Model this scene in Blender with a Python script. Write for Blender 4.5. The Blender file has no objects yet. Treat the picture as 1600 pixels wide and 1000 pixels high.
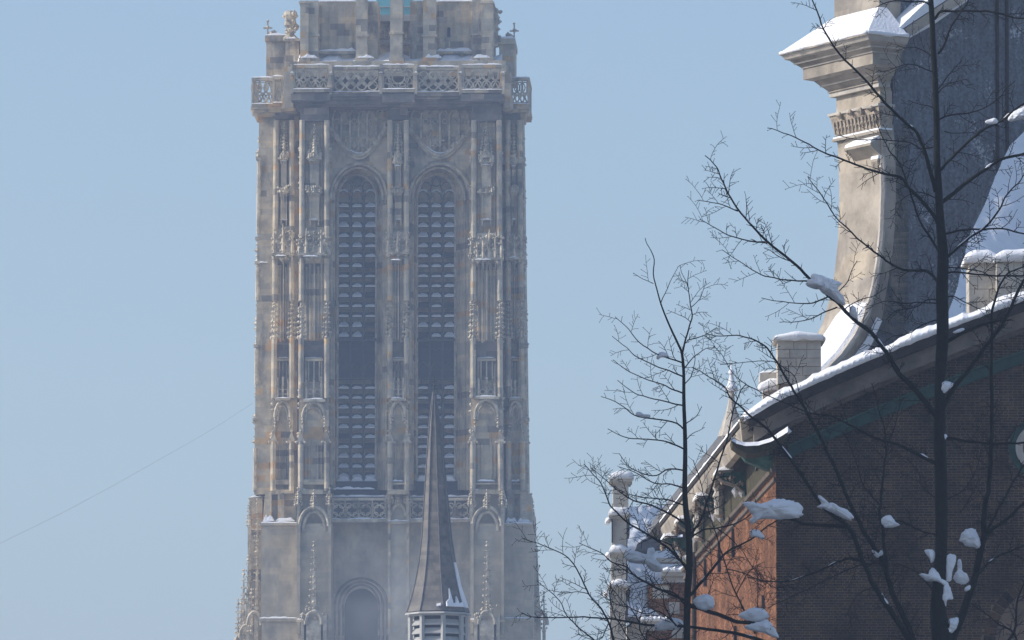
import bpy, math, random
from mathutils import Vector, Matrix, noise
random.seed(7)
SC = bpy.context.scene
COL = SC.collection
R = math.radians

# ------------------------------------------------------------------ camera
F = 11220.0                       # focal length in pixels of a 1600 px wide picture
PITCH = R(6.45)
CAM = Vector((0, 0, 1.7))
cd = bpy.data.cameras.new('camera')
cam = bpy.data.objects.new('camera', cd); COL.objects.link(cam)
cam.location = CAM
cam.rotation_euler = (math.pi / 2 + PITCH, 0, 0)
cd.sensor_width = 36.0; cd.lens = 36.0 * F / 1600.0
cd.clip_start = 0.5; cd.clip_end = 9000
SC.camera = cam

# ------------------------------------------------------------------ sky, sun, exposure
SUN_EL, SUN_BACK = R(34), R(-2.0)   # sun on the left, a little behind the plane of the facades
to_sun = Vector((-math.cos(SUN_EL) * math.cos(SUN_BACK), math.cos(SUN_EL) * math.sin(SUN_BACK), math.sin(SUN_EL)))
w = bpy.data.worlds.new('World'); SC.world = w; w.use_nodes = True
nt = w.node_tree
sky = nt.nodes.new('ShaderNodeTexSky'); sky.sky_type = 'NISHITA'; sky.sun_disc = False
sky.sun_elevation = SUN_EL; sky.sun_rotation = math.atan2(to_sun.x, to_sun.y)
sky.altitude = 10; sky.air_density = 1.0; sky.dust_density = 1.9; sky.ozone_density = 2.0
nt.links.new(sky.outputs[0], nt.nodes['Background'].inputs[0])
nt.nodes['Background'].inputs[1].default_value = 0.15
sd = bpy.data.lights.new('sun', 'SUN'); sd.energy = 3.5; sd.angle = R(0.5); sd.color = (1.0, 0.93, 0.84)
sun = bpy.data.objects.new('sun', sd); COL.objects.link(sun)
sun.rotation_euler = to_sun.to_track_quat('Z', 'Y').to_euler()
SC.view_settings.view_transform = 'Standard'
try: SC.view_settings.look = 'None'
except Exception: pass
SC.view_settings.exposure = 0.1; SC.view_settings.gamma = 1.0
SC.cycles.max_bounces = 6; SC.cycles.volume_bounces = 1
SC.cycles.use_denoising = True

# ------------------------------------------------------------------ pixel -> world helpers
CP, SP = math.cos(PITCH), math.sin(PITCH)
def ray(px, py):
    xc, yc = (px - 800) / F, (500 - py) / F
    return Vector((xc, CP - yc * SP, SP + yc * CP))
def P(px, py, Y):
    d = ray(px, py); return CAM + d * (Y / d.y)
def PL(px, py, q, n):
    d = ray(px, py); return CAM + d * ((q - CAM).dot(n) / d.dot(n))

# ------------------------------------------------------------------ materials
MATS = {}
def mat(name, col, rough=0.85, var=0.25, scale=3.0, bump=0.15, bscale=20.0, metal=0.0, extra=None, spec=0.3):
    m = bpy.data.materials.new(name); m.use_nodes = True
    t = m.node_tree; N = t.nodes; L = t.links
    b = N['Principled BSDF']; b.inputs['Roughness'].default_value = rough; b.inputs['Metallic'].default_value = metal
    b.inputs['Specular IOR Level'].default_value = spec
    tc = N.new('ShaderNodeTexCoord')
    n1 = N.new('ShaderNodeTexNoise'); n1.inputs['Scale'].default_value = scale; n1.inputs['Detail'].default_value = 6; n1.inputs['Roughness'].default_value = .65
    L.new(tc.outputs['Object'], n1.inputs['Vector'])
    rmp = N.new('ShaderNodeMapRange'); rmp.inputs[1].default_value = .3; rmp.inputs[2].default_value = .7
    rmp.inputs[3].default_value = 1 - var; rmp.inputs[4].default_value = 1 + var
    L.new(n1.outputs[0], rmp.inputs[0])
    mul = N.new('ShaderNodeMix'); mul.data_type = 'RGBA'; mul.blend_type = 'MULTIPLY'; mul.inputs[0].default_value = 1
    mul.inputs[6].default_value = (*col, 1)
    L.new(rmp.outputs[0], mul.inputs[7])
    out = mul.outputs[2]
    if extra: out = extra(t, tc, out)
    L.new(out, b.inputs['Base Color'])
    if bump:
        n2 = N.new('ShaderNodeTexNoise'); n2.inputs['Scale'].default_value = bscale; n2.inputs['Detail'].default_value = 5
        L.new(tc.outputs['Object'], n2.inputs['Vector'])
        bp = N.new('ShaderNodeBump'); bp.inputs['Strength'].default_value = bump; bp.inputs['Distance'].default_value = .05
        L.new(n2.outputs[0], bp.inputs['Height']); L.new(bp.outputs[0], b.inputs['Normal'])
    MATS[name] = m
    return m

def blocks(bw, bh, stops, soot=0.0):
    """stone courses: a random tone for each block, with a few soot dark ones"""
    def f(t, tc, col):
        N, L = t.nodes, t.links
        sp = N.new('ShaderNodeSeparateXYZ'); L.new(tc.outputs['Object'], sp.inputs[0])
        def M(op, a, b=None):
            n = N.new('ShaderNodeMath'); n.operation = op
            for i, x in enumerate((a, b)):
                if x is None: continue
                if isinstance(x, (int, float)): n.inputs[i].default_value = x
                else: L.new(x, n.inputs[i])
            return n.outputs[0]
        row = M('FLOOR', M('DIVIDE', sp.outputs[2], bh))
        u = M('DIVIDE', M('ADD', M('ADD', sp.outputs[0], M('MULTIPLY', sp.outputs[1], .93)), 0.0), bw)
        wn0 = N.new('ShaderNodeTexWhiteNoise'); wn0.noise_dimensions = '1D'; L.new(row, wn0.inputs['W'])
        cell = M('FLOOR', M('ADD', u, M('MULTIPLY', wn0.outputs[0], 7.0)))
        cb = N.new('ShaderNodeCombineXYZ'); L.new(cell, cb.inputs[0]); L.new(row, cb.inputs[1])
        wn = N.new('ShaderNodeTexWhiteNoise'); wn.noise_dimensions = '3D'; L.new(cb.outputs[0], wn.inputs['Vector'])
        cr = N.new('ShaderNodeValToRGB'); cr.color_ramp.interpolation = 'CONSTANT'
        e = cr.color_ramp.elements
        e[0].position = 0; e[0].color = (*stops[0][1], 1); e[1].position = stops[1][0]; e[1].color = (*stops[1][1], 1)
        for p_, c_ in stops[2:]:
            k = e.new(p_); k.color = (*c_, 1)
        L.new(wn.outputs[0], cr.inputs[0])
        mx = N.new('ShaderNodeMix'); mx.data_type = 'RGBA'; mx.blend_type = 'MULTIPLY'; mx.inputs[0].default_value = 1
        L.new(col, mx.inputs[6]); L.new(cr.outputs[0], mx.inputs[7])
        o = mx.outputs[2]
        if soot:
            ns = N.new('ShaderNodeTexNoise'); ns.inputs['Scale'].default_value = .33; ns.inputs['Detail'].default_value = 8; ns.inputs['Roughness'].default_value = .7
            mp = N.new('ShaderNodeMapping'); mp.inputs['Scale'].default_value = (1.6, 1.6, .55)
            L.new(tc.outputs['Object'], mp.inputs[0]); L.new(mp.outputs[0], ns.inputs['Vector'])
            r2 = N.new('ShaderNodeMapRange'); r2.inputs[1].default_value = .52; r2.inputs[2].default_value = .62; r2.inputs[3].default_value = 0; r2.inputs[4].default_value = soot
            L.new(ns.outputs[0], r2.inputs[0])
            m2 = N.new('ShaderNodeMix'); m2.data_type = 'RGBA'; L.new(r2.outputs[0], m2.inputs[0])
            L.new(o, m2.inputs[6]); m2.inputs[7].default_value = (.085, .085, .092, 1)
            o = m2.outputs[2]
        return o
    return f
W1 = (1, 1, 1)
mat('tower_stone', (.55, .482, .362), .9, .3, .9, .35, 3.0,
    extra=blocks(1.05, .48, [(0, (.93, .93, .93)), (.28, (1.06, 1.03, .98)), (.5, (.84, .86, .88)), (.68, (1.14, 1.09, 1.0)), (.82, (1.08, .84, .56)), (.93, (.5, .5, .53))], soot=.62))
mat('tower_plain', (.48, .425, .325), .92, .25, .7, .35, 3.0,
    extra=blocks(1.1, .5, [(0, (.95, .95, .95)), (.3, (1.04, 1.03, 1.0)), (.55, (.9, .91, .92)), (.8, (1.06, 1.03, .98))], soot=.22))
mat('tower_soot_shade', (.19, .172, .155), .93, .45, .8, .4, 3.0,
    extra=blocks(1.0, .48, [(0, (.9, .9, .9)), (.4, (1.1, 1.08, 1.05)), (.7, (.7, .7, .72)), (.88, (1.7, 1.55, 1.35))]))  # dark stone: soot stain together with painted-in shade under the balcony
mat('mullion_stone', (.07, .068, .07), .9, .3, 1.5, .2)
mat('tower_carved', (.48, .425, .325), .92, .6, 1.4, .5, 4.0)
mat('louvre_slate', (.026, .03, .04), .7, .3, 2, .1)
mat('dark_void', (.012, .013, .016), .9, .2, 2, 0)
mat('snow', (.86, .88, .92), .6, .05, 2.5, .5, 16.0, spec=.2)
mat('glass_teal', (.12, .42, .48), .15, .1, 1, 0, spec=.6)
mat('spire_slate', (.155, .145, .132), .75, .35, 1.2, .3, 8.0,
    extra=blocks(.35, .22, [(0, (.9, .9, .9)), (.35, (1.1, 1.08, 1.05)), (.7, (.75, .77, .8)), (.9, (1.25, 1.2, 1.1))]))
mat('painted_wood', (.4, .4, .385), .7, .15, 1.5, .1)
mat('iron', (.03, .03, .032), .6, .3, 6, .1)
mat('gable_stone', (.40, .355, .295), .9, .3, 1.3, .3, 9.0,
    extra=blocks(1.7, .72, [(0, (.93, .93, .93)), (.3, (1.05, 1.04, 1.02)), (.55, (.86, .87, .88)), (.8, (1.1, 1.07, 1.0))], soot=.35))
mat('carved_stone', (.36, .31, .25), .9, .55, 4.0, .6, 14.0)
mat('grey_stone', (.47, .44, .395), .9, .3, 1.8, .35, 12.0)
def snow_specks(t, tc, col):
    N, L = t.nodes, t.links
    ns = N.new('ShaderNodeTexNoise'); ns.inputs['Scale'].default_value = 13; ns.inputs['Detail'].default_value = 3; ns.inputs['Roughness'].default_value = .75
    L.new(tc.outputs['Object'], ns.inputs['Vector'])
    n2 = N.new('ShaderNodeTexNoise'); n2.inputs['Scale'].default_value = 1.1; n2.inputs['Detail'].default_value = 3
    L.new(tc.outputs['Object'], n2.inputs['Vector'])
    ml = N.new('ShaderNodeMath'); ml.operation = 'MULTIPLY'; L.new(ns.outputs[0], ml.inputs[0]); L.new(n2.outputs[0], ml.inputs[1])
    mr = N.new('ShaderNodeMapRange'); mr.inputs[1].default_value = .335; mr.inputs[2].default_value = .4; L.new(ml.outputs[0], mr.inputs[0])
    mx = N.new('ShaderNodeMix'); mx.data_type = 'RGBA'; L.new(mr.outputs[0], mx.inputs[0]); L.new(col, mx.inputs[6]); mx.inputs[7].default_value = (.42, .45, .5, 1)
    st = N.new('ShaderNodeTexNoise'); st.inputs['Scale'].default_value = 1; st.inputs['Detail'].default_value = 5
    mp = N.new('ShaderNodeMapping'); mp.inputs['Scale'].default_value = (9, 9, 1.6); L.new(tc.outputs['Object'], mp.inputs[0]); L.new(mp.outputs[0], st.inputs['Vector'])
    m3 = N.new('ShaderNodeMapRange'); m3.inputs[1].default_value = .3; m3.inputs[2].default_value = .7; m3.inputs[3].default_value = .78; m3.inputs[4].default_value = 1.25; L.new(st.outputs[0], m3.inputs[0])
    m4 = N.new('ShaderNodeMix'); m4.data_type = 'RGBA'; m4.blend_type = 'MULTIPLY'; m4.inputs[0].default_value = 1; L.new(mx.outputs[2], m4.inputs[6]); L.new(m3.outputs[0], m4.inputs[7])
    return m4.outputs[2]
mat('stone_band', (.2, .172, .145), .9, .35, 2.5, .3, 12.0)
mat('pale_stone', (.5, .465, .405), .9, .25, 1.8, .35, 12.0)
mat('slate_cladding', (.125, .14, .165), .75, .45, 12.0, .4, 9.0, extra=snow_specks)
mat('roof_slate', (.12, .12, .125), .8, .35, 4, .3, 10.0)
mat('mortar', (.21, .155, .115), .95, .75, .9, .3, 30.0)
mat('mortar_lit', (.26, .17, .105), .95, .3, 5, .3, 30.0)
mat('dark_wood', (.04, .032, .026), .8, .4, 6, .3, 20.0)
mat('plank_grey', (.13, .105, .082), .85, .4, 3.5, .3, 15.0)
mat('green_paint', (.018, .06, .045), .6, .4, 6, .2, 20.0)
mat('mossy', (.06, .053, .028), .9, .6, 5, .5, 15.0)
mat('verdigris', (.05, .12, .09), .7, .5, 5, .3, 18.0)
mat('bark', (.011, .012, .008), .92, .4, 6, .5, 25.0)
mat('twig_bark', (.012, .009, .008), .9, .3, 6, 0)
mat('ground_snow', (.27, .255, .24), .8, .25, .15, .2, 2.0)
mat('window_glass', (.03, .04, .06), .1, .1, 1, 0, spec=.6)
mat('cable_steel', (.1, .1, .1), .6, .1, 1, 0)

def brick_mat(name, cols):
    m = bpy.data.materials.new(name); m.use_nodes = True
    t = m.node_tree; N, L = t.nodes, t.links; b = N['Principled BSDF']
    b.inputs['Roughness'].default_value = .92; b.inputs['Specular IOR Level'].default_value = .2
    at = N.new('ShaderNodeAttribute'); at.attribute_name = 'rnd'
    oi = N.new('ShaderNodeObjectInfo')
    ad = N.new('ShaderNodeMath'); ad.operation = 'ADD'; L.new(at.outputs['Fac'], ad.inputs[0]); L.new(oi.outputs['Random'], ad.inputs[1])
    fr = N.new('ShaderNodeMath'); fr.operation = 'FRACT'; L.new(ad.outputs[0], fr.inputs[0])
    cr = N.new('ShaderNodeValToRGB'); e = cr.color_ramp.elements
    e[0].position = 0; e[0].color = (*cols[0], 1); e[1].position = 1; e[1].color = (*cols[-1], 1)
    for i, c in enumerate(cols[1:-1]):
        k = e.new((i + 1) / (len(cols) - 1)); k.color = (*c, 1)
    L.new(fr.outputs[0], cr.inputs[0])
    ge = N.new('ShaderNodeNewGeometry')
    ns = N.new('ShaderNodeTexNoise'); ns.inputs['Scale'].default_value = 14; ns.inputs['Detail'].default_value = 6
    L.new(ge.outputs['Position'], ns.inputs['Vector'])
    n3 = N.new('ShaderNodeTexNoise'); n3.inputs['Scale'].default_value = .9; n3.inputs['Detail'].default_value = 4
    L.new(ge.outputs['Position'], n3.inputs['Vector'])
    mm = N.new('ShaderNodeMath'); mm.operation = 'MULTIPLY'; L.new(ns.outputs[0], mm.inputs[0]); L.new(n3.outputs[0], mm.inputs[1])
    mr = N.new('ShaderNodeMapRange'); mr.inputs[1].default_value = .12; mr.inputs[2].default_value = .38; mr.inputs[3].default_value = .45; mr.inputs[4].default_value = 1.6
    L.new(mm.outputs[0], mr.inputs[0])
    mx = N.new('ShaderNodeMix'); mx.data_type = 'RGBA'; mx.blend_type = 'MULTIPLY'; mx.inputs[0].default_value = 1
    L.new(cr.outputs[0], mx.inputs[6]); L.new(mr.outputs[0], mx.inputs[7]); L.new(mx.outputs[2], b.inputs['Base Color'])
    bp = N.new('ShaderNodeBump'); bp.inputs['Strength'].default_value = .3; bp.inputs['Distance'].default_value = .02
    L.new(ns.outputs[0], bp.inputs['Height']); L.new(bp.outputs[0], b.inputs['Normal'])
    MATS[name] = m
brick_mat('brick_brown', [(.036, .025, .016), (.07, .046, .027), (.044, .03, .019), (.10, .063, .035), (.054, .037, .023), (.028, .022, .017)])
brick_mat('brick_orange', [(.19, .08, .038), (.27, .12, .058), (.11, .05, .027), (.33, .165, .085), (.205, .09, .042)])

# ------------------------------------------------------------------ mesh builder
class MB:
    def __init__(s): s.v = []; s.f = []; s.rnd = None
    def add(s, vs, fs):
        o = len(s.v); s.v += [tuple(v) for v in vs]; s.f += [tuple(i + o for i in f) for f in fs]; return s
    def box(s, x0, x1, y0, y1, z0, z1):
        if x0 > x1: x0, x1 = x1, x0
        if y0 > y1: y0, y1 = y1, y0
        if z0 > z1: z0, z1 = z1, z0
        return s.add([(x0, y0, z0), (x1, y0, z0), (x1, y1, z0), (x0, y1, z0), (x0, y0, z1), (x1, y0, z1), (x1, y1, z1), (x0, y1, z1)],
                     [(0, 3, 2, 1), (4, 5, 6, 7), (0, 1, 5, 4), (1, 2, 6, 5), (2, 3, 7, 6), (3, 0, 4, 7)])
    def hexa(s, b, t):            # bottom ring of 4, top ring of 4
        return s.add(list(b) + list(t), [(0, 3, 2, 1), (4, 5, 6, 7), (0, 1, 5, 4), (1, 2, 6, 5), (2, 3, 7, 6), (3, 0, 4, 7)])
    def prism(s, poly, off):
        n = len(poly); poly = [Vector(p) for p in poly]; off = Vector(off)
        return s.add(poly + [p + off for p in poly], [tuple(range(n)), tuple(range(2 * n - 1, n - 1, -1))] +
                     [(i, i + n, (i + 1) % n + n, (i + 1) % n) for i in range(n)])
    def strip(s, a, b, off):      # ribbon between two polylines, given thickness
        n = len(a)
        for i in range(n - 1):
            s.prism([a[i], a[i + 1], b[i + 1], b[i]], off)
        return s
    def frust(s, c, z0, z1, r0, r1, n=8, rot=0.0, sy=1.0):
        vs = []
        for z, r in ((z0, r0), (z1, r1)):
            for i in range(n):
                a = rot + 2 * math.pi * i / n
                vs.append((c[0] + r * math.cos(a), c[1] + sy * r * math.sin(a), z))
        return s.add(vs, [tuple(range(n - 1, -1, -1)), tuple(range(n, 2 * n))] + [(i, (i + 1) % n, n + (i + 1) % n, n + i) for i in range(n)])
    def lathe(s, c, prof, n=10, rot=0.0):
        vs, fs = [], []
        for r, z in prof:
            for i in range(n):
                a = rot + 2 * math.pi * i / n
                vs.append((c[0] + r * math.cos(a), c[1] + r * math.sin(a), z))
        m = len(prof)
        for k in range(m - 1):
            for i in range(n):
                fs.append((k * n + i, k * n + (i + 1) % n, (k + 1) * n + (i + 1) % n, (k + 1) * n + i))
        fs.append(tuple(range(n - 1, -1, -1))); fs.append(tuple(range((m - 1) * n, m * n)))
        return s.add(vs, fs)
    def tube(s, pts, radii, n=6):
        pts = [Vector(p) for p in pts]; m = len(pts)
        if m < 2: return s
        vs, fs = [], []
        up = Vector((.13, 1, .21)).normalized()
        for k in range(m):
            d = (pts[min(k + 1, m - 1)] - pts[max(k - 1, 0)])
            if d.length < 1e-9: d = Vector((0, 0, 1))
            d.normalize()
            a = d.cross(up)
            if a.length < 1e-4: a = d.cross(Vector((1, 0, 0)))
            a.normalize(); b = d.cross(a)
            r = radii[k] if hasattr(radii, '__len__') else radii
            for i in range(n):
                t = 2 * math.pi * i / n
                vs.append(pts[k] + a * (r * math.cos(t)) + b * (r * math.sin(t)))
        for k in range(m - 1):
            for i in range(n):
                fs.append((k * n + i, k * n + (i + 1) % n, (k + 1) * n + (i + 1) % n, (k + 1) * n + i))
        fs.append(tuple(range(n - 1, -1, -1))); fs.append(tuple(range((m - 1) * n, m * n)))
        return s.add(vs, fs)
    def ring(s, c, u, v, Rr, r, n=14, m=4, a0=0.0, a1=2 * math.pi):
        c, u, v = Vector(c), Vector(u), Vector(v); w_ = u.cross(v)
        full = abs(a1 - a0 - 2 * math.pi) < 1e-6
        cnt = n if full else n + 1
        vs, fs = [], []
        for k in range(cnt):
            t = a0 + (a1 - a0) * k / n
            d = u * math.cos(t) + v * math.sin(t)
            for j in range(m):
                q = 2 * math.pi * (j + .5) / m
                vs.append(c + d * (Rr + r * math.cos(q)) + w_ * (r * math.sin(q)))
        for k in range(n):
            k2 = (k + 1) % cnt
            for j in range(m):
                fs.append((k * m + j, k * m + (j + 1) % m, k2 * m + (j + 1) % m, k2 * m + j))
        return s.add(vs, fs)
    def rock(s, c, r):            # small faceted knob (crocket, leaf lump)
        x, y, z = c; k = [r * random.uniform(.65, 1.25) for _ in range(6)]
        return s.add([(x + k[0], y, z), (x - k[1], y, z), (x, y + k[2], z), (x, y - k[3], z), (x, y, z + k[4]), (x, y, z - k[5])],
                     [(0, 2, 4), (2, 1, 4), (1, 3, 4), (3, 0, 4), (2, 0, 5), (1, 2, 5), (3, 1, 5), (0, 3, 5)])
    def build(s, name, material, parent=None, smooth=False, kind=None):
        me = bpy.data.meshes.new(name); me.from_pydata(s.v, [], s.f); me.update()
        me.materials.append(MATS[material])
        if smooth: me.polygons.foreach_set('use_smooth', [True] * len(me.polygons))
        o = bpy.data.objects.new(name, me); COL.objects.link(o)
        if parent: o.parent = parent
        if kind: o['kind'] = kind
        return o
def tag(o, label, cat=None, group=None, kind=None):
    o['label'] = label
    if cat: o['category'] = cat
    if group: o['group'] = group
    if kind: o['kind'] = kind
    return o
def empty(name, loc=(0, 0, 0), rz=0.0):
    o = bpy.data.objects.new(name, None); COL.objects.link(o); o.location = loc; o.rotation_euler = (0, 0, rz); return o
def lerp(a, b, t): return a + (b - a) * t
def ipol(pts, x):
    if x <= pts[0][0]: return pts[0][1]
    for (x0, y0), (x1, y1) in zip(pts, pts[1:]):
        if x <= x1: return y0 + (y1 - y0) * (x - x0) / (x1 - x0)
    (x0, y0), (x1, y1) = pts[-2], pts[-1]
    return y1 + (y1 - y0) / (x1 - x0) * (x - x1)

# ------------------------------------------------------------------ ground
g = MB(); n = 24
for i in range(n + 1):
    for j in range(n + 1):
        g.v.append((-1500 + 3000 * i / n, -300 + 3000 * j / n, 0.0))
for i in range(n):
    for j in range(n):
        a = i * (n + 1) + j; g.f.append((a, a + n + 1, a + n + 2, a + 1))
g.build('ground', 'ground_snow')['kind'] = 'structure'

# ================================================================== CATHEDRAL TOWER
TY, TROT = 545.0, R(-2.0)
tb0 = P(621, 500, TY); TB = Vector((tb0.x, tb0.y, 0))
EX = Vector((math.cos(TROT), math.sin(TROT), 0)); EY = Vector((-math.sin(TROT), math.cos(TROT), 0))
tower = empty('cathedral_tower', TB, TROT)
tag(tower, 'tall hazy gothic stone belfry tower with twin louvred windows and pierced parapets', 'tower')
MPP = TY / F
def T(px, py, d):                 # pixel -> tower local (x, z) on the plane local y = d
    r_ = ray(px, py); t = (TB + EY * d - CAM).dot(EY) / r_.dot(EY)
    p = CAM + r_ * t - TB
    return p.dot(EX), p.z
def tbox(m, px0, px1, py0, py1, d0, d1):
    pm = (py0 + py1) / 2
    x0 = T(px0, pm, d0)[0]; x1 = T(px1, pm, d0)[0]
    z1 = T(px0, py0, d0)[1]; z0 = T(px0, py1, d0)[1] if py1 < 1500 else 0.0
    m.box(x0, x1, d0, d1, z0, z1); return m
def ttaper(m, l0, r0, l1, r1, py0, py1, d0, d1, d0b=None):
    d0b = d0 if d0b is None else d0b
    a = T(l0, py0, d0); b = T(r0, py0, d0); c = T(l1, py1, d0b); e = T(r1, py1, d0b)
    zb = c[1] if py1 < 1500 else 0.0
    m.hexa([(c[0], d0b, zb), (e[0], d0b, zb), (e[0], d1, zb), (c[0], d1, zb)],
           [(a[0], d0, a[1]), (b[0], d0, a[1]), (b[0], d1, a[1]), (a[0], d1, a[1])]); return m
def pinn(m, px, py0, py1, wpx, d, rows=6, shaft=None, ks=1.0):
    """crocketed pinnacle: spire from tip py0 to foot py1, optional shaft below down to py"""
    x, zt = T(px, py0, d); _, zb = T(px, py1, d); r = wpx * MPP / 2
    m.frust((x, d), zb, zt - .12, r * 1.25, .035, 4, math.pi / 4)
    m.rock((x, d, zt - .05), .13); m.rock((x, d, zt - .35), .17)
    for k in range(rows):
        t = (k + .4) / rows; rr = lerp(r, .05, t) + .04
        z = lerp(zb, zt - .4, t); q = (.11 + .09 * (1 - t)) * ks
        for ax, ay in ((1, 0), (-1, 0), (0, -1)):
            m.rock((x + ax * (rr + q * .4), d + ay * (rr + q * .4), z + random.uniform(-.05, .05)), q)
    for sx in (-1, 1):            # gablets at the foot
        m.hexa([(x - r * 1.2, d - r * 1.35, zb - .1), (x + r * 1.2, d - r * 1.35, zb - .1), (x + r * 1.2, d - r, zb - .1), (x - r * 1.2, d - r, zb - .1)],
               [(x - .02, d - r * 1.2, zb + r * 2.6), (x + .02, d - r * 1.2, zb + r * 2.6), (x + .02, d - r, zb + r * 2.6), (x - .02, d - r, zb + r * 2.6)])
        break
    if shaft:
        zs = T(px, shaft, d)[1]; m.box(x - r, x + r, d - r, d + r, zs, zb)
        m.box(x - r * 1.3, x + r * 1.3, d - r * 1.3, d + r, zb - .12, zb + .05)
    return m
def canopy(m, px0, px1, py0, py1, d, dep, dens=1.0):
    """carved tabernacle canopy: a tapering core bristling with spirelets and leaf knobs"""
    x0, z1 = T(px0, py0, d); x1, _ = T(px1, py0, d); z0 = T(px0, py1, d)[1]
    W_, H_ = x1 - x0, z1 - z0
    m.hexa([(x0 + .05, d - dep, z0 + H_ * .25), (x1 - .05, d - dep, z0 + H_ * .25), (x1 - .05, d + .3, z0 + H_ * .25), (x0 + .05, d + .3, z0 + H_ * .25)],
           [(x0 + W_ * .22, d - dep * .3, z1 - H_ * .1), (x1 - W_ * .22, d - dep * .3, z1 - H_ * .1), (x1 - W_ * .22, d + .3, z1 - H_ * .1), (x0 + W_ * .22, d + .3, z1 - H_ * .1)])
    m.box(x0 - .06, x1 + .06, d - dep - .1, d + .2, z0 + H_ * .2, z0 + H_ * .27)
    for _ in range(int(30 * dens * W_ * H_ / 5)):
        t = random.random(); xx = random.uniform(x0, x1); zz = lerp(z0 + H_ * .1, z1 - H_ * .15, t)
        m.rock((xx, d - dep * lerp(1.05, .45, t) - .03, zz), random.uniform(.1, .26))
    k = max(3, int(W_ / .42))
    for i in range(k):
        xx = lerp(x0 + .1, x1 - .1, i / (k - 1)); h = random.uniform(.4, .75) * H_
        yy = d - dep * random.uniform(.6, 1.05)
        m.frust((xx, yy - .1), z0 + H_ * .25, z0 + H_ * .25 + h, .19, .03, 4, 0)
        m.frust((xx, yy), z0 + H_ * .22, z0 - H_ * random.uniform(-.02, .14), .10, .02, 4, .78)
        for q in range(4): m.rock((xx + random.choice((-.15, .15)), yy - .14, z0 + H_ * .3 + h * q / 4), .12)
    return m
def parch(x0, x1, zs, za, n=8):   # pointed arch outline from left spring to right spring
    xm = (x0 + x1) / 2; out = []
    for i in range(n + 1):
        t = i / n; a = t * math.pi / 2
        out.append((x0 + (xm - x0) * (1 - math.cos(a)) ** .95, zs + (za - zs) * math.sin(a) ** .92))
    return out + [(x1 + x0 - x, z) for x, z in reversed(out[:-1])]

TSN = MB()                        # snow lying on the tower's ledges
def tsnow(px0, px1, py, d0, d1, h=.16):
    x0, z = T(px0, py, d0); x1, _ = T(px1, py, d0); k = max(5, int(abs(x1 - x0) / .3))
    zs = [h * random.uniform(.45, 1.25) for _ in range(k + 1)]; zs[0] = zs[-1] = .03
    for i in range(k):
        a, b = lerp(x0, x1, i / k), lerp(x0, x1, (i + 1) / k)
        TSN.hexa([(a, d0, z), (b, d0, z), (b, d1, z), (a, d1, z)],
                 [(a, d0 + .06, z + zs[i]), (b, d0 + .06, z + zs[i + 1]), (b, d1, z + zs[i + 1] * 1.3), (a, d1, z + zs[i] * 1.3)])

# ---- core
core = MB()
ttaper(core, 470, 772, 466, 776, 160, 775, 5.2, 20.5); ttaper(core, 466, 776, 462, 782, 775, 2000, 5.0, 21)
core.build('core_wall', 'tower_stone', tower)

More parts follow.
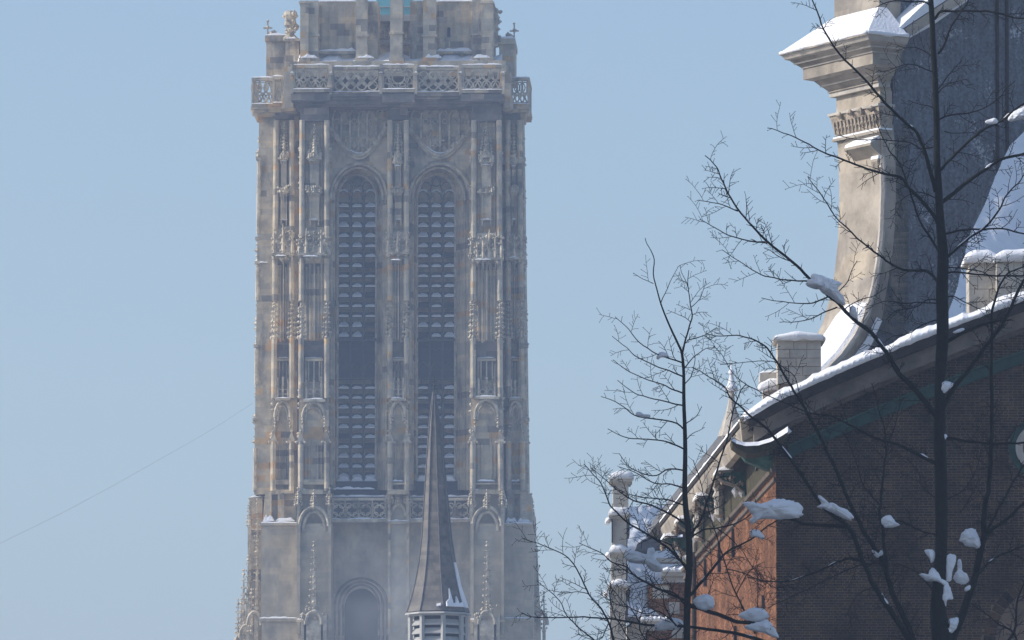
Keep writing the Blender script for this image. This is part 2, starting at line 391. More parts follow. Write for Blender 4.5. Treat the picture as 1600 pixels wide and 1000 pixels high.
# ---- window bays
BAYS = [(515, 606, 527.5, 588), (638, 737, 651.5, 711.5)]
for bi, (bl, br, wl, wr) in enumerate(BAYS):
    win = MB()
    dW = 2.3
    rings = [(0, dW, bl + 1, br - 1, 256), (1, dW + .5, lerp(bl, wl, .32), lerp(br, wr, .32), 260), (2, dW + .42, lerp(bl, wl, .42), lerp(br, wr, .42), 262),
             (3, dW + 1.2, lerp(bl, wl, .7), lerp(br, wr, .7), 267), (4, dW + 1.1, lerp(bl, wl, .8), lerp(br, wr, .8), 269), (5, dW + 1.9, wl, wr, 273)]
    loops = []
    for _, d, l, r_, pa in rings:
        x0 = T(l, 500, d)[0]; x1 = T(r_, 500, d)[0]; zs = T(l, 313, d)[1]; za = T(l, pa, d)[1]; zb = T(l, 766, d)[1]
        loops.append([(x0, d, zb)] + [(x, d, z) for x, z in parch(x0, x1, zs, za, 10)] + [(x1, d, zb)])
    for A, B in zip(loops, loops[1:]):
        o = len(win.v); k = len(A); win.v += A + B
        win.f += [(o + i, o + i + 1, o + k + i + 1, o + k + i) for i in range(k - 1)]
    # spandrel wall from the outer arch to the cornice
    A = loops[0]; zt = T(bl, 160, dW)[1]; o = len(win.v); k = len(A)
    win.v += A + [(x, d, zt) for x, d, z in A]
    win.f += [(o + i, o + i + 1, o + k + i + 1, o + k + i) for i in range(1, k - 2)]
    zsill = T(bl, 772, dW)[1]
    jl = T(bl - 6, 500, dW)[0]; jr = T(br + 6, 500, dW)[0]
    win.box(jl, A[0][0] + .02, dW + .01, dW + 2.6, zsill, zt); win.box(A[-1][0] - .02, jr, dW + .01, dW + 2.6, zsill, zt)
    winobj = win.build('window', 'tower_stone', tower)
    tag(winobj, ['left belfry window with snowy louvres', 'right belfry window with snowy louvres behind the slate spire'][bi])
    bk = MB(); x0 = T(wl - 3, 500, dW + 3.2)[0]; x1 = T(wr + 3, 500, dW + 3.2)[0]
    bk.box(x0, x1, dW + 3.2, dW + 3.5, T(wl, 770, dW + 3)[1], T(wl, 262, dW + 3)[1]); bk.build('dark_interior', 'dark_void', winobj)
    for c_, dd in ((bl + 2.5, dW - .05), (bl + 6, dW + .3), (br - 6, dW + .3), (br - 2.5, dW - .05)):
        sh = MB(); x, z = T(c_, 318, dd); x2, z2 = T(c_, 766, dd); sh.tube([(x, dd, z), (x2, dd, z2)], .12, 6); sh.build('jamb_shaft', 'tower_stone', winobj)
    # drip mould round the arch head
    hm = MB(); hm.tube([(x, d - .12, z) for x, d, z in loops[0][1:-1]], .14, 5)
    hm.tube([(x, d - .05, z) for x, d, z in loops[2][1:-1]], .12, 5); hm.tube([(x, d - .05, z) for x, d, z in loops[5]], .11, 5)
    hm.build('arch_moulding', 'tower_carved', winobj, kind='stuff')
    # mullions and tracery
    wd = wr - wl; dm = dW + 1.75
    cols = [(wl, wl + wd * .31), (wl + wd * .355, wl + wd * .645), (wl + wd * .69, wr)]
    for c in (wl + wd * .3325, wl + wd * .6675):
        x = T(c, 500, dm)[0]
        mu = MB(); mu.box(x - .07, x + .07, dm + .05, dm + .5, T(c, 766, dm)[1], T(c, 305, dm)[1])
        mu.build('mullion', 'mullion_stone', winobj)
    tr = MB()
    for (cl, cr_) in cols:
        a0, a1 = T(cl, 310, dm)[0], T(cr_, 310, dm)[0]; zs, za = T(cl, 312, dm)[1], T(cl, 298, dm)[1]
        tr.tube([(x, dm + .15, z) for x, z in parch(a0, a1, zs, za, 6)], .075, 5)
        zs, za = T(cl, 585, dm)[1], T(cl, 566, dm)[1]
        tr.tube([(x, dm + .15, z) for x, z in parch(a0, a1, zs, za, 6)], .08, 5)
        TSN.tube([(x, dm + .08, z + .08) for x, z in parch(a0, a1, T(cl, 312, dm)[1], T(cl, 298, dm)[1], 6)][3:10], .045, 4)
    xm = T((wl + wr) / 2, 290, dm)[0]
    for sx in (-1, 0, 1):
        xx = xm + sx * 16 * MPP; zz = T(wl, 292 - 8 * (sx == 0), dm)[1]
        tr.ring((xx, dm + .15, zz), (1, 0, 0), (0, 0, 1), .36, .06, 10, 4)
    for sx in (-1, 1):
        tr.tube([(xm + sx * .5, dm + .15, T(wl, 300, dm)[1]), (xm + sx * .25, dm + .15, T(wl, 283, dm)[1]), (xm, dm + .15, T(wl, 274, dm)[1])], .06, 4)
    # blind tracery of the transom panel
    tbox(tr, wl, wr, 529, 533, dm - .1, dm + .5)
    tbox(tr, wl, wr, 590, 593, dm + .1, dm + .5)
    for c in range(6):
        cx = lerp(wl, wr, (c + .5) / 6); x = T(cx, 550, dm)[0]
        tr.ring((x, dm + .3, T(cx, 573, dm)[1]), (1, 0, 0), (0, 0, 1), .2, .05, 8, 4)
        tr.ring((x, dm + .3, T(cx, 548, dm)[1]), (1, 0, 0), (0, 0, 1), .2, .05, 8, 4, 0, math.pi)
    tr.build('tracery', 'mullion_stone', winobj, kind='stuff')
    pn = MB(); tbox(pn, wl, wr, 531, 592, dm + .4, dm + .6); pn.build('transom_panel', 'louvre_slate', winobj)
    # louvre boards, each with snow on its sloping face
    HUP = [1, 1, 1.05, 1.1, .75, .5, .5, .35, .35, .9, .35, .3, 1.0, .8]; HLO = [.45, .5, .5, .6, .65, .6, .5, .75, .6, .5]
    rows = [318 + 15.6 * k for k in range(14)] + [602 + 15.4 * k for k in range(10)]
    for ri, ry in enumerate(rows):
        for ci, (cl, cr_) in enumerate(cols):
            a0, a1 = T(cl + .3, ry, dm)[0], T(cr_ - .3, ry, dm)[0]; z = T(cl, ry, dm)[1]
            lv = MB()
            lv.hexa([(a0, dm + .22, z - .30), (a1, dm + .22, z - .30), (a1, dm + .9, z + .12), (a0, dm + .9, z + .12)],
                    [(a0, dm + .22, z - .22), (a1, dm + .22, z - .22), (a1, dm + .9, z + .2), (a0, dm + .9, z + .2)])
            lv.build('louvre', 'louvre_slate', winobj)
            if (bi == 1 and ci == 0 and 8 < ri < 14 and random.random() < .5) or random.random() < .07: continue
            full = (HUP[ri] if ri < 14 else HLO[ri - 14]) * random.uniform(.5, 1.35)
            if ci == 0 and bi == 1: full *= .7
            kk = 6; prev = None
            for i in range(kk + 1):
                t = i / kk; bump_ = full * (math.sin(math.pi * min(1, max(0, t))) ** .5 * .8 + .12) * random.uniform(.8, 1.15)
                xx = lerp(a0 + .05, a1 - .05, t)
                cur = (xx, bump_)
                if prev:
                    (xa, ba), (xb, bb) = prev, cur
                    ya, yb = dm + .22 + .62 * min(1, ba), dm + .22 + .62 * min(1, bb)
                    za, zb2 = z - .22 + .42 * min(1, ba), z - .22 + .42 * min(1, bb)
                    TSN.hexa([(xa, dm + .2, z - .25), (xb, dm + .2, z - .25), (xb, yb, zb2), (xa, ya, za)],
                             [(xa, dm + .17, z - .16), (xb, dm + .17, z - .16), (xb, yb - .05, zb2 + .07), (xa, ya - .05, za + .07)])
                prev = cur
    for (cl, cr_) in cols:        # deep drifts on the sill
        a0, a1 = T(cl - 1, 752, dm - .3)[0], T(cr_ + 1, 752, dm - .3)[0]; z0, z1 = T(cl, 752, dm)[1], T(cl, 741, dm)[1]
        pr = None
        for i in range(9):
            t = i / 8; h = (math.sin(math.pi * t) ** .6) * random.uniform(.85, 1.1)
            cur = (lerp(a0, a1, t), z0 + (z1 - z0) * max(h, .15))
            if pr: TSN.hexa([(pr[0], dm - .35, z0 - .1), (cur[0], dm - .35, z0 - .1), (cur[0], dm + .4, z0 - .1), (pr[0], dm + .4, z0 - .1)],
                            [(pr[0], dm - .3, pr[1] - .15), (cur[0], dm - .3, cur[1] - .15), (cur[0], dm + .4, cur[1]), (pr[0], dm + .4, pr[1])])
            pr = cur
    sl = MB(); tbox(sl, wl - 6, wr + 6, 752, 776, dm - .45, dm + .9); sl.build('sill', 'louvre_slate', winobj)
    # blind panel with hanging half-round arch above the window
    bp_ = MB(); dB = dW - .05
    L0, R0 = bl + 1, br - 1; cx = (L0 + R0) / 2
    arc = []
    for i in range(15):
        t = i / 14; a = math.pi * t
        pxx = lerp(L0, R0, t); s_ = math.sin(a)
        pyy = 200 + 43 * s_ ** 1.15
        arc.append((T(pxx, pyy, dB)[0], dB - .15, T(pxx, pyy, dB)[1]))
    bp_.tube(arc, .17, 6); bp_.tube([(x, y + .05, z - .25) for x, y, z in arc], .12, 5)
    for k in range(7):
        pxx = lerp(L0 + 4, R0 - 4, k / 6); yb = 200 + 43 * math.sin(math.pi * (pxx - L0) / (R0 - L0)) ** 1.15
        x = T(pxx, 200, dB)[0]
        bp_.box(x - .07, x + .07, dB - .22, dB + .05, T(pxx, yb - 2, dB)[1], T(pxx, 183, dB)[1])
        if k < 6:
            x2 = T(lerp(L0 + 4, R0 - 4, (k + 1) / 6), 200, dB)[0]
            bp_.tube([(xx, dB - .15, zz) for xx, zz in parch(x, x2, T(pxx, 184, dB)[1], T(pxx, 172, dB)[1], 4)], .07, 4)
            bp_.ring(((x + x2) / 2, dB - .15, T(pxx, 190, dB)[1]), (1, 0, 0), (0, 0, 1), .2, .05, 8, 4)
            if yb > 215: bp_.rock(((x + x2) / 2, dB - .3, T(pxx, yb - 9, dB)[1]), .28)
    for _ in range(26):
        pxx = random.uniform(L0 + 5, R0 - 5); yb = 200 + 43 * math.sin(math.pi * (pxx - L0) / (R0 - L0)) ** 1.15
        pyy = random.uniform(212, 242)
        if pyy < yb - 2: bp_.rock((T(pxx, pyy, dB)[0], dB - .12, T(pxx, pyy, dB)[1]), random.uniform(.09, .2))
    tbox(bp_, L0, R0, 166, 169, dB - .3, dB + .1)
    bp_.build('blind_tracery', 'tower_carved', winobj, kind='stuff')
    for i in range(4, 11):
        if random.random() < .8: TSN.tube([Vector(arc[i]) + Vector((0, -.05, .15)), Vector(arc[i + 1 if i < 14 else i]) + Vector((0, -.05, .15))], .07, 4)
    # parapet below the window
    pp = MB(); dP = dW - .7
    tbox(pp, bl, br, 778, 782, dP, dP + .3); tbox(pp, bl, br, 811, 816, dP - .1, dP + .4)
    k = 4
    for i in range(k + 1):
        c = lerp(bl + 3, br - 3, i / k); tbox(pp, c - .8, c + .8, 782, 811, dP, dP + .25)
        if i < k:
            c2 = lerp(bl + 3, br - 3, (i + .5) / k); x, z = T(c2, 797, dP)
            pp.ring((x, dP + .12, z), (1, 0, 0), (0, 0, 1), .40, .07, 12, 4)
            for a in range(4):
                xx = x + .38 * math.cos(a * math.pi / 2 + .78); zz = z + .5 * math.sin(a * math.pi / 2 + .78)
                pp.ring((xx, dP + .12, zz), (1, 0, 0), (0, 0, 1), .2, .05, 8, 4)
    pp.build('parapet', 'tower_carved', tower)
    pb = MB(); tbox(pb, bl - 3, br + 3, 774, 815, dW + .6, dW + 3.0); pb.build('recess_wall', 'tower_soot_shade', tower)
    tsnow(bl + 2, br - 2, 776, dP - .02, dP + .35, .12); tsnow(bl + 2, br - 2, 811, dP - .12, dP, .08)

# ---- buttresses
def buttress(lt, rt, lb, rb, d0, d1, seed, top=165, side=0, rich=True):
    random.seed(seed)
    root = MB()
    e = .55                       # depth of the sunk front
    ttaper(root, lt + 1, rt - 1, lb + 1, rb - 1, top, 772, d0 + e, d1)
    def L(py): return lerp(lt, lb, (py - 165) / 605)
    def Rr(py): return lerp(rt, rb, (py - 165) / 605)
    def X(u, py): return lerp(L(py), Rr(py), u)
    bo = root.build('buttress', 'tower_stone', tower)
    j = lambda a=5: random.uniform(-a, a)
    sw = .15
    # upper block and shafts on both edges
    hd = MB(); tbox(hd, L(180), Rr(180), 164, 190 + j(6), d0 - .05, d0 + e + .1); hd.build('head_block', 'tower_soot_shade', bo)  # head block coloured dark for the balcony's shadow as well as soot
    pk = MB(); tbox(pk, X(sw, 560), X(1 - sw, 560), 532 + j(), 592 + j(), d0 + e - .06, d0 + e + .1); pk.build('sunk_panel', 'tower_soot_shade', bo)
    pk = MB(); tbox(pk, X(sw, 560), X(1 - sw, 560), 412, 428 + j(8), d0 + e - .06, d0 + e + .1); pk.build('sunk_panel', 'tower_soot_shade', bo)
    for u0, u1 in ((0, sw), (1 - sw, 1)):
        for a, b, dd in ((188, 372, .0), (404, 470, .1), (528, 622, -.05), (640, 684, .1), (690, 767, -.12)):
            sh = MB()
            ttaper(sh, X(u0, a), X(u1, a), X(u0, b), X(u1, b), a, b, d0 + dd, d0 + e + .1)
            if b - a > 60:        # slender roll on the shaft
                cxx = (u0 + u1) / 2; x, z = T(X(cxx, a), a, d0 + dd); x2, z2 = T(X(cxx, b), b, d0 + dd)
                sh.tube([(x, d0 + dd - .04, z), (x2, d0 + dd - .04, z2)], .21, 8)
            sh.build('shaft', 'tower_stone', bo)
        cu = (u0 + u1) / 2
        m = MB(); y0 = 468 + j(); pinn(m, X(cu, y0), y0, 530, 5.5, d0 + .02, 7); m.build('pinnacle', 'tower_carved', bo)
        m = MB(); x, z = T(X(cu, 690), 690, d0 - .2); r = .33     # gablet on the lower shaft
        m.hexa([(x - r, d0 - .25, z - .1), (x + r, d0 - .25, z - .1), (x + r, d0 + .2, z - .1), (x - r, d0 + .2, z - .1)],
               [(x - .03, d0 - .2, z + .75), (x + .03, d0 - .2, z + .75), (x + .03, d0 + .2, z + .75), (x - .03, d0 + .2, z + .75)])
        for q in (-1, 1): m.rock((x + q * r, d0 - .2, z - .05), .12)
        m.rock((x, d0 - .2, z + .8), .13); m.build('gablet', 'tower_carved', bo)
    # middle tabernacle pinnacle
    m = MB(); y0 = 192 + j(); yq = 258 + j()
    wpx = (Rr(250) - L(250)) * .34
    pinn(m, X(.5, y0), y0, 245, wpx * .8, d0 + .05, 9, None)
    canopy(m, X(.5, 250) - wpx * .62, X(.5, 250) + wpx * .62, 236, yq, d0 + .2, .35, 1.1)
    m.build('pinnacle', 'tower_carved', bo)
    m = MB(); tbox(m, X(.5, 300) - wpx * .45, X(.5, 300) + wpx * .45, yq - 4, 345, d0 + .05, d0 + e + .1)
    for sx in (-1, 1): tbox(m, X(.5, 300) + sx * wpx * .42 - .8, X(.5, 300) + sx * wpx * .42 + .8, 300, 352, d0 - .12, d0 + .1)
    m.build('shaft', 'tower_stone', bo)
    m = MB(); canopy(m, X(.5, 300) - wpx * .7, X(.5, 300) + wpx * .7, 288, 306, d0 + .1, .3, .9); m.build('gablet', 'tower_carved', bo)
    tsnow(X(.3, 260), X(.62, 260), yq - 3, d0 - .2, d0 + .1, .1); tsnow(X(.3, 345), X(.7, 345), 343, d0 - .1, d0 + .2, .1)
    # slender vertical rolls between the shafts
    for u in (.24, .36, .64, .76):
        for a, b in ((192, 350), (412, 532), (566, 596), (694, 752)):
            if u in (.36, .64) and a in (192, 566): continue
            a_, b_ = a + j(8), b + j(4); sh = MB(); x, z = T(X(u, a_), a_, d0 + e); x2, z2 = T(X(u, b_), b_, d0 + e)
            sh.tube([(x, d0 + e - .05, z), (x2, d0 + e - .05, z2)], .1, 6); sh.build('roll', 'tower_stone', bo)
    # large canopy
    m = MB(); canopy(m, X(-.04, 380), X(1.04, 380), 350 + j(9), 414 + j(7), d0 + .15, .5, 1.3)
    m.build('canopy', 'tower_carved', bo)
    tsnow(X(.12, 400), X(.62, 400), 403 + j(4), d0 - .7, d0 - .35, .1)
    # thin centre shaft below the canopy, sunk panels
    m = MB(); tbox(m, X(.48, 470), X(.53, 470), 408, 532, d0 + .1, d0 + e + .1)
    tbox(m, X(.2, 560), X(.8, 560), 560, 564, d0 + .2, d0 + e + .1)
    for u in (.32, .5, .68): tbox(m, X(u - .02, 560), X(u + .02, 560), 564, 596, d0 + .3, d0 + e + .1)
    m.build('shaft', 'tower_stone', bo)
    tsnow(X(.22, 560), X(.75, 560), 559, d0 + .18, d0 + .5, .07)
    # cresting, ledge, pointed arch of the lower niche
    m = MB(); yl = 622 + j(3)
    for u in (.25, .5, .75):
        x, z = T(X(u, 600), 592 + j(4), d0 - .1); zb = T(X(u, 600), yl, d0 - .1)[1]
        m.box(x - .07, x + .07, d0 - .15, d0, zb, z); m.rock((x, d0 - .1, z), .13); m.rock((x, d0 - .1, lerp(zb, z, .6)), .14)
    for u in (.375, .625):
        x, z = T(X(u, 612), 612, d0 - .1); m.ring((x, d0 - .08, z), (1, 0, 0), (0, 0, 1), .2, .05, 8, 4)
    tbox(m, X(.12, 622), X(.88, 622), yl, yl + 4, d0 - .3, d0 + e)
    x0, x1 = T(X(.14, 640), 640, d0)[0], T(X(.86, 640), 640, d0)[0]; zs, za = T(X(.5, 640), 652, d0)[1], T(X(.5, 640), yl + 5, d0)[1]
    m.tube([(x, d0 - .02, z) for x, z in parch(x0, x1, zs, za, 7)], .13, 5)
    m.tube([(x, d0 + .2, z - .25) for x, z in parch(x0 + .15, x1 - .15, zs, za - .1, 7)], .1, 5)
    for x in (x0, x1):
        for q in range(3): m.rock((x, d0 - .05, zs - .15 - q * .28), .14)
    m.build('niche_arch', 'tower_carved', bo)
    tsnow(X(.15, 622), X(.8, 622), yl, d0 - .3, d0, .09)
    m = MB(); tbox(m, X(.15, 764), X(.85, 764), 752 + j(3), 757, d0 - .1, d0 + e + .05); tbox(m, X(-.03, 768), X(1.03, 768), 765, 772, d0 - .22, d0 + e + .1)
    m.build('ledge', 'tower_stone', bo); tsnow(X(.2, 764), X(.75, 764), 752, d0 - .1, d0 + .3, .14); tsnow(X(0, 768), X(.25, 768), 765, d0 - .22, d0, .06)
    # crockets creeping up the outer edges
    m = MB()
    for u in ((0,) if side < 0 else (1,) if side > 0 else (0, 1)):
        for a, b, k in ((232, 262, 5), (288, 304, 2), (366, 416, 7), (472, 540, 9), (610, 650, 4), (676, 696, 3)):
            for q in range(k):
                py = lerp(a, b, q / k) + j(3); x, z = T(X(u, py), py, d0)
                m.rock((x, d0 + random.uniform(-.05, .3), z), random.uniform(.1, .22))
    m.build('crockets', 'tower_carved', bo, kind='stuff')
    return bo
buttress(469, 514, 466, 514, 0.0, 5.4, 11)
buttress(737, 783, 735, 786, 0.0, 5.4, 12)
buttress(607, 637, 607, 638, .7, 3.2, 13)
b_l = buttress(430, 458, 424, 458, 3.7, 6.5, 14, side=-1)
b_r = buttress(792, 813, 793, 819, 3.7, 6.5, 15, side=1)
random.seed(21)
for (l0, r0, l1, r1, sd_) in ((405, 467, 397, 464, -1), (783, 816.5, 784, 825, 1)):
    m = MB(); ttaper(m, l0, r0, l1, r1, 168, 772, 4.4, 9.0)
    fo = m.build('flank_buttress', 'tower_stone', tower)
    m = MB(); ed = (lambda py: lerp(l0, l1, (py - 165) / 605)) if sd_ < 0 else (lambda py: lerp(r0, r1, (py - 165) / 605))
    for a, b, k in ((215, 262, 6), (300, 325, 3), (372, 420, 7), (478, 545, 10), (600, 625, 4), (650, 700, 5)):
        for q in range(k):
            py = lerp(a, b, q / k) + random.uniform(-2, 2); x, z = T(ed(py), py, 4.6)
            m.rock((x, random.uniform(4.4, 5.6), z), random.uniform(.12, .26))
    for a, b in ((245, 365), (418, 470), (545, 600), (700, 768)):
        x, z = T(ed(a), a, 4.3); x2, z2 = T(ed(b), b, 4.3); m.tube([(x + .05 * -sd_, 4.35, z), (x2 + .05 * -sd_, 4.35, z2)], .16, 6)
    for py in (248, 372, 410, 540, 655):
        x, z = T(ed(py), py, 4.3); m.box(x - .18, x + .18, 4.2, 4.9, z - .12, z + .1)
    m.build('crockets', 'tower_carved', fo, kind='stuff')
    m = MB(); ttaper(m, l0 + 3, r0 - 9, l1 + 4, r1 - 9, 170, 772, 12.0, 18.0); m.build('flank_buttress', 'tower_stone', tower)
    tsnow(*( (405, 418) if sd_ < 0 else (805, 818)), 410, 4.1, 4.5, .1)

# ---- balcony round the platform
bal = MB()
tbox(bal, 456, 787, 146, 151, -1.0, 5); tbox(bal, 457, 786, 151, 156, -.75, 5); tbox(bal, 459, 784, 156, 163, -.4, 5); tbox(bal, 462, 781, 163, 167, -.15, 5)
tbox(bal, 597, 648, 147, 160, -1.15, -.3); tbox(bal, 720, 788, 147, 158, -1.15, -.3); tbox(bal, 455, 516, 147, 158, -1.15, -.3)
bal.build('cornice', 'tower_soot_shade', tower)  # dark colour holds the undercut's shade on top of soot
def balustrade(px0, px1, py0, py1, d, kind=0, lab=None):
    m = MB(); tbox(m, px0, px1, py0, py0 + 5, d - .08, d + .3); tbox(m, px0, px1, py1 - 5, py1, d - .1, d + .35)
    for a in (px0, px1 - 3): tbox(m, a, a + 3, py0 + 5, py1 - 5, d - .05, d + .28)
    fo = m.build('balustrade', 'tower_stone', tower)
    q = MB(); a, b = px0 + 3, px1 - 3; top, bot = py0 + 5, py1 - 5; w_ = b - a
    def C(cx, cy, r, a0=0.0, a1=2 * math.pi, t=.075):
        x, z = T(cx, cy, d); q.ring((x, d + .1, z), (1, 0, 0), (0, 0, 1), r * MPP, t, 12, 4, a0, a1)
    cy = (top + bot) / 2; h = bot - top
    if kind == 0:                 # net of curved diamonds
        k = max(3, round(w_ / 16))
        for i in range(k):
            cx = lerp(a, b, (i + .5) / k); C(cx, cy - h * .22, h * .21); C(cx, cy + h * .22, h * .21)
            if i < k - 1: C(lerp(a, b, (i + 1) / k), cy, h * .2)
        for i in range(k + 1): C(lerp(a, b, i / k), cy, h * .26, t=.05)
    elif kind == 1:               # one wheel with small roundels
        cx = (a + b) / 2; C(cx, cy - 2, h * .3); C(cx, cy - 2, h * .5, t=.06)
        for k_ in range(8):
            t = k_ * math.pi / 4 + .39; C(cx + h * .46 * math.cos(t) * 1.15, cy - 2 + h * .46 * math.sin(t), h * .15, t=.06)
        for sx in (-1, 1):
            for sy in (-1, 1): C(cx + sx * w_ * .42, cy + sy * h * .35, h * .14, t=.06)
    else:                         # flame shapes
        k = max(3, round(w_ / 13))
        for i in range(k):
            cx = lerp(a, b, (i + .5) / k); C(cx, cy - h * .2, h * .24, t=.07); C(cx, cy + h * .27, h * .19, t=.07)
            x0, z0 = T(cx - w_ / k / 2, bot, d); x1, z1 = T(cx + w_ / k / 2, top, d)
            q.tube([(x0, d + .1, z0), ((x0 + x1) / 2 + .15, d + .1, (z0 + z1) / 2), (x1, d + .1, z1)], .06, 4)
            q.tube([(x1, d + .1, z0), ((x0 + x1) / 2 - .15, d + .1, (z0 + z1) / 2), (x0, d + .1, z1)], .06, 4)
    q.build('tracery', 'tower_carved', fo, kind='stuff')
    tsnow(px0, px1, py0, d - .08, d + .3, .1); tsnow(px0, px1, py1 - 5, d - .25, d - .05, .07)
balustrade(458, 515, 101, 144, -1.1, 2)
balustrade(519, 594, 104, 148, -.85, 0)
balustrade(597, 648, 101, 144, -1.1, 1)
balustrade(651, 718, 104, 148, -.85, 0)
balustrade(722, 784, 101, 145, -1.1, 2)
for px in (516.5, 595, 649.5, 719.5, 786, 456):
    m = MB(); tbox(m, px - 2.2, px + 2.2, 100, 147, -1.2, -.7); tbox(m, px - 3, px + 3, 113, 117, -1.3, -.65)
    m.build('post', 'tower_stone', tower); tsnow(px - 2.5, px + 2.5, 113, -1.3, -1.15, .06)
# side balconies
for (a, b, side) in ((393, 442, -1), (797, 827, 1)):
    m = MB(); tbox(m, a - 1, b + 1, 166, 170, 2.9, 9); tbox(m, a + 1, b, 170, 175, 3.2, 9)
    tbox(m, a + (8 if side < 0 else 0), b - (0 if side < 0 else 8), 175, 182, 3.7, 8.5)
    x, z = T(a + 2 if side < 0 else b - 2, 172, 3.1); m.frust((x, 3.3), z - .5, z + .1, .02, .25, 5)
    x, z = T(a + 8 if side < 0 else b - 8, 182, 3.1); m.frust((x, 3.9), z - .4, z + .4, .02, .35, 5)
    m.build('cornice', 'tower_stone', tower)
    balustrade(a, b - 14 if side < 0 else b, 121, 167, 3.0, 2)
    if side < 0: balustrade(b - 16, b, 119, 165, 2.4, 2)
    m = MB(); x, z0 = T(a + 1.5 if side < 0 else b - 1.5, 167, 3.0); _, z1 = T(a, 121, 3.0)
    m.box(x - .1, x + .1, 3.3, 8.6, z1 - .2, z1); m.box(x - .1, x + .1, 3.3, 8.6, z0, z0 + .2)
    for k in range(8): m.box(x - .08, x + .08, 3.3 + k * .7, 3.4 + k * .7, z0, z1)
    m.build('balustrade', 'tower_stone', tower)
for a_, b_, t_ in ((443, 458, 104), (787, 798, 112)):
    m = MB(); tbox(m, a_, b_, t_, 168, 0.4, 4.5); tbox(m, a_ - 2, b_ + 3, 150, 170, 1.5, 5); m.build('corner_pier', 'tower_stone', tower)
m = MB(); canopy(m, 444, 462, 140, 168, 2.6, .5, 1); canopy(m, 786, 797, 146, 168, 2.6, .5, 1); m.build('corner_carving', 'tower_carved', tower, kind='stuff')

# ---- lantern stage above the platform
pl = MB(); tbox(pl, 452, 790, 96, 120, 1.2, 17); pl.build('platform', 'tower_stone', tower)
m = MB()                          # sloping snow on the platform and lantern foot
x0, z0 = T(464, 100, 1.3); x1 = T(782, 100, 1.3)[0]; z1 = T(500, 86, 3.4)[1]
k = 26
for i in range(k):
    a, b = lerp(x0, x1, i / k), lerp(x0, x1, (i + 1) / k)
    ha, hb = (.2 * math.sin(i * 1.7) + .1 * math.sin(i * .6 + 1), .2 * math.sin((i + 1) * 1.7) + .1 * math.sin((i + 1) * .6 + 1))
    m.hexa([(a, 1.3, z0 - .3), (b, 1.3, z0 - .3), (b, 5, z0 - .3), (a, 5, z0 - .3)], [(a, 1.3, z0 + .05), (b, 1.3, z0 + .05), (b, 5, z1 + hb + .3), (a, 5, z1 + ha + .3)])
m.build('snow', 'snow', tower, kind='stuff')
def lant(px0, px1, d0, d1, top=-60, bot=98, cap=None):
    m = MB(); tbox(m, px0, px1, top, bot, d0, d1)
    if cap:
        tbox(m, px0 - 2, px1 + 2, cap, cap + 3, d0 - .18, d1); tbox(m, px0 - 2, px1 + 2, bot - 8, bot, d0 - .25, d1)
    return m.build('lantern_pier', 'tower_stone', tower)
lant(469, 482, 2.0, 6, 1, 98, 2); lant(482, 497, 2.4, 6, 1, 98, 53); lant(556, 574, 2.0, 6, -1, 98, 54); lant(574, 590, 3.0, 7, 2, 96)
lant(609.5, 629, 1.5, 3.0, -60, 98, 50); lant(641, 661, 3.0, 7, 1, 96); lant(661, 681, 2.0, 6, -2, 98, 54); lant(738, 752, 2.4, 6, -60, 98, 52); lant(752, 770, 2.0, 7, 0, 98, 2)
for (a, b, t) in ((497, 556, 2), (681, 738, 2)):
    m = MB(); tbox(m, a, b, t, 96, 4.2, 8)
    for q in range(5): tbox(m, lerp(a, b, (q + .5) / 5) - .5, lerp(a, b, (q + .5) / 5) + .5, t + 4, 82, 4.05, 4.3)
    tbox(m, a, b, 80, 84, 3.7, 4.4)
    wo = m.build('lantern_wall', 'tower_stone', tower); tsnow(a, b, 80, 3.6, 4.2, .25); tsnow(a, b, t, 4.0, 8, .15)
sl = MB(); tbox(sl, 698.5, 703.5, 43, 58, 4.12, 4.5); sl.build('slit_window', 'dark_void', wo)
m = MB(); tbox(m, 470, 556, 2, 96, 10, 17); tbox(m, 681, 770, 2, 96, 10, 17); m.build('lantern_wall', 'tower_stone', tower)
gl = MB(); tbox(gl, 588, 645, -40, 23, 8.0, 8.2); gl.build('glass_walkway', 'glass_teal', tower)
m = MB(); tbox(m, 588, 645, 23, 33, 7.6, 9); tbox(m, 588, 645, 10, 11.5, 7.85, 8.0); tbox(m, 588, 645, 62, 68, 8, 9); m.build('walkway_beam', 'painted_wood', tower)
m = MB(); tbox(m, 588, 645, 34, 100, 9.0, 9.3)
m.build('screen_wall', 'tower_stone', tower)
m = MB(); canopy(m, 590, 612, 30, 70, 8.6, .3, 1.2); canopy(m, 626, 642, 30, 70, 8.6, .3, 1.2); m.build('screen_tracery', 'tower_carved', tower, kind='stuff')
for a in (470, 558, 664, 740):
    tsnow(a, a + 26, 90, 1.7, 2.3, .25)
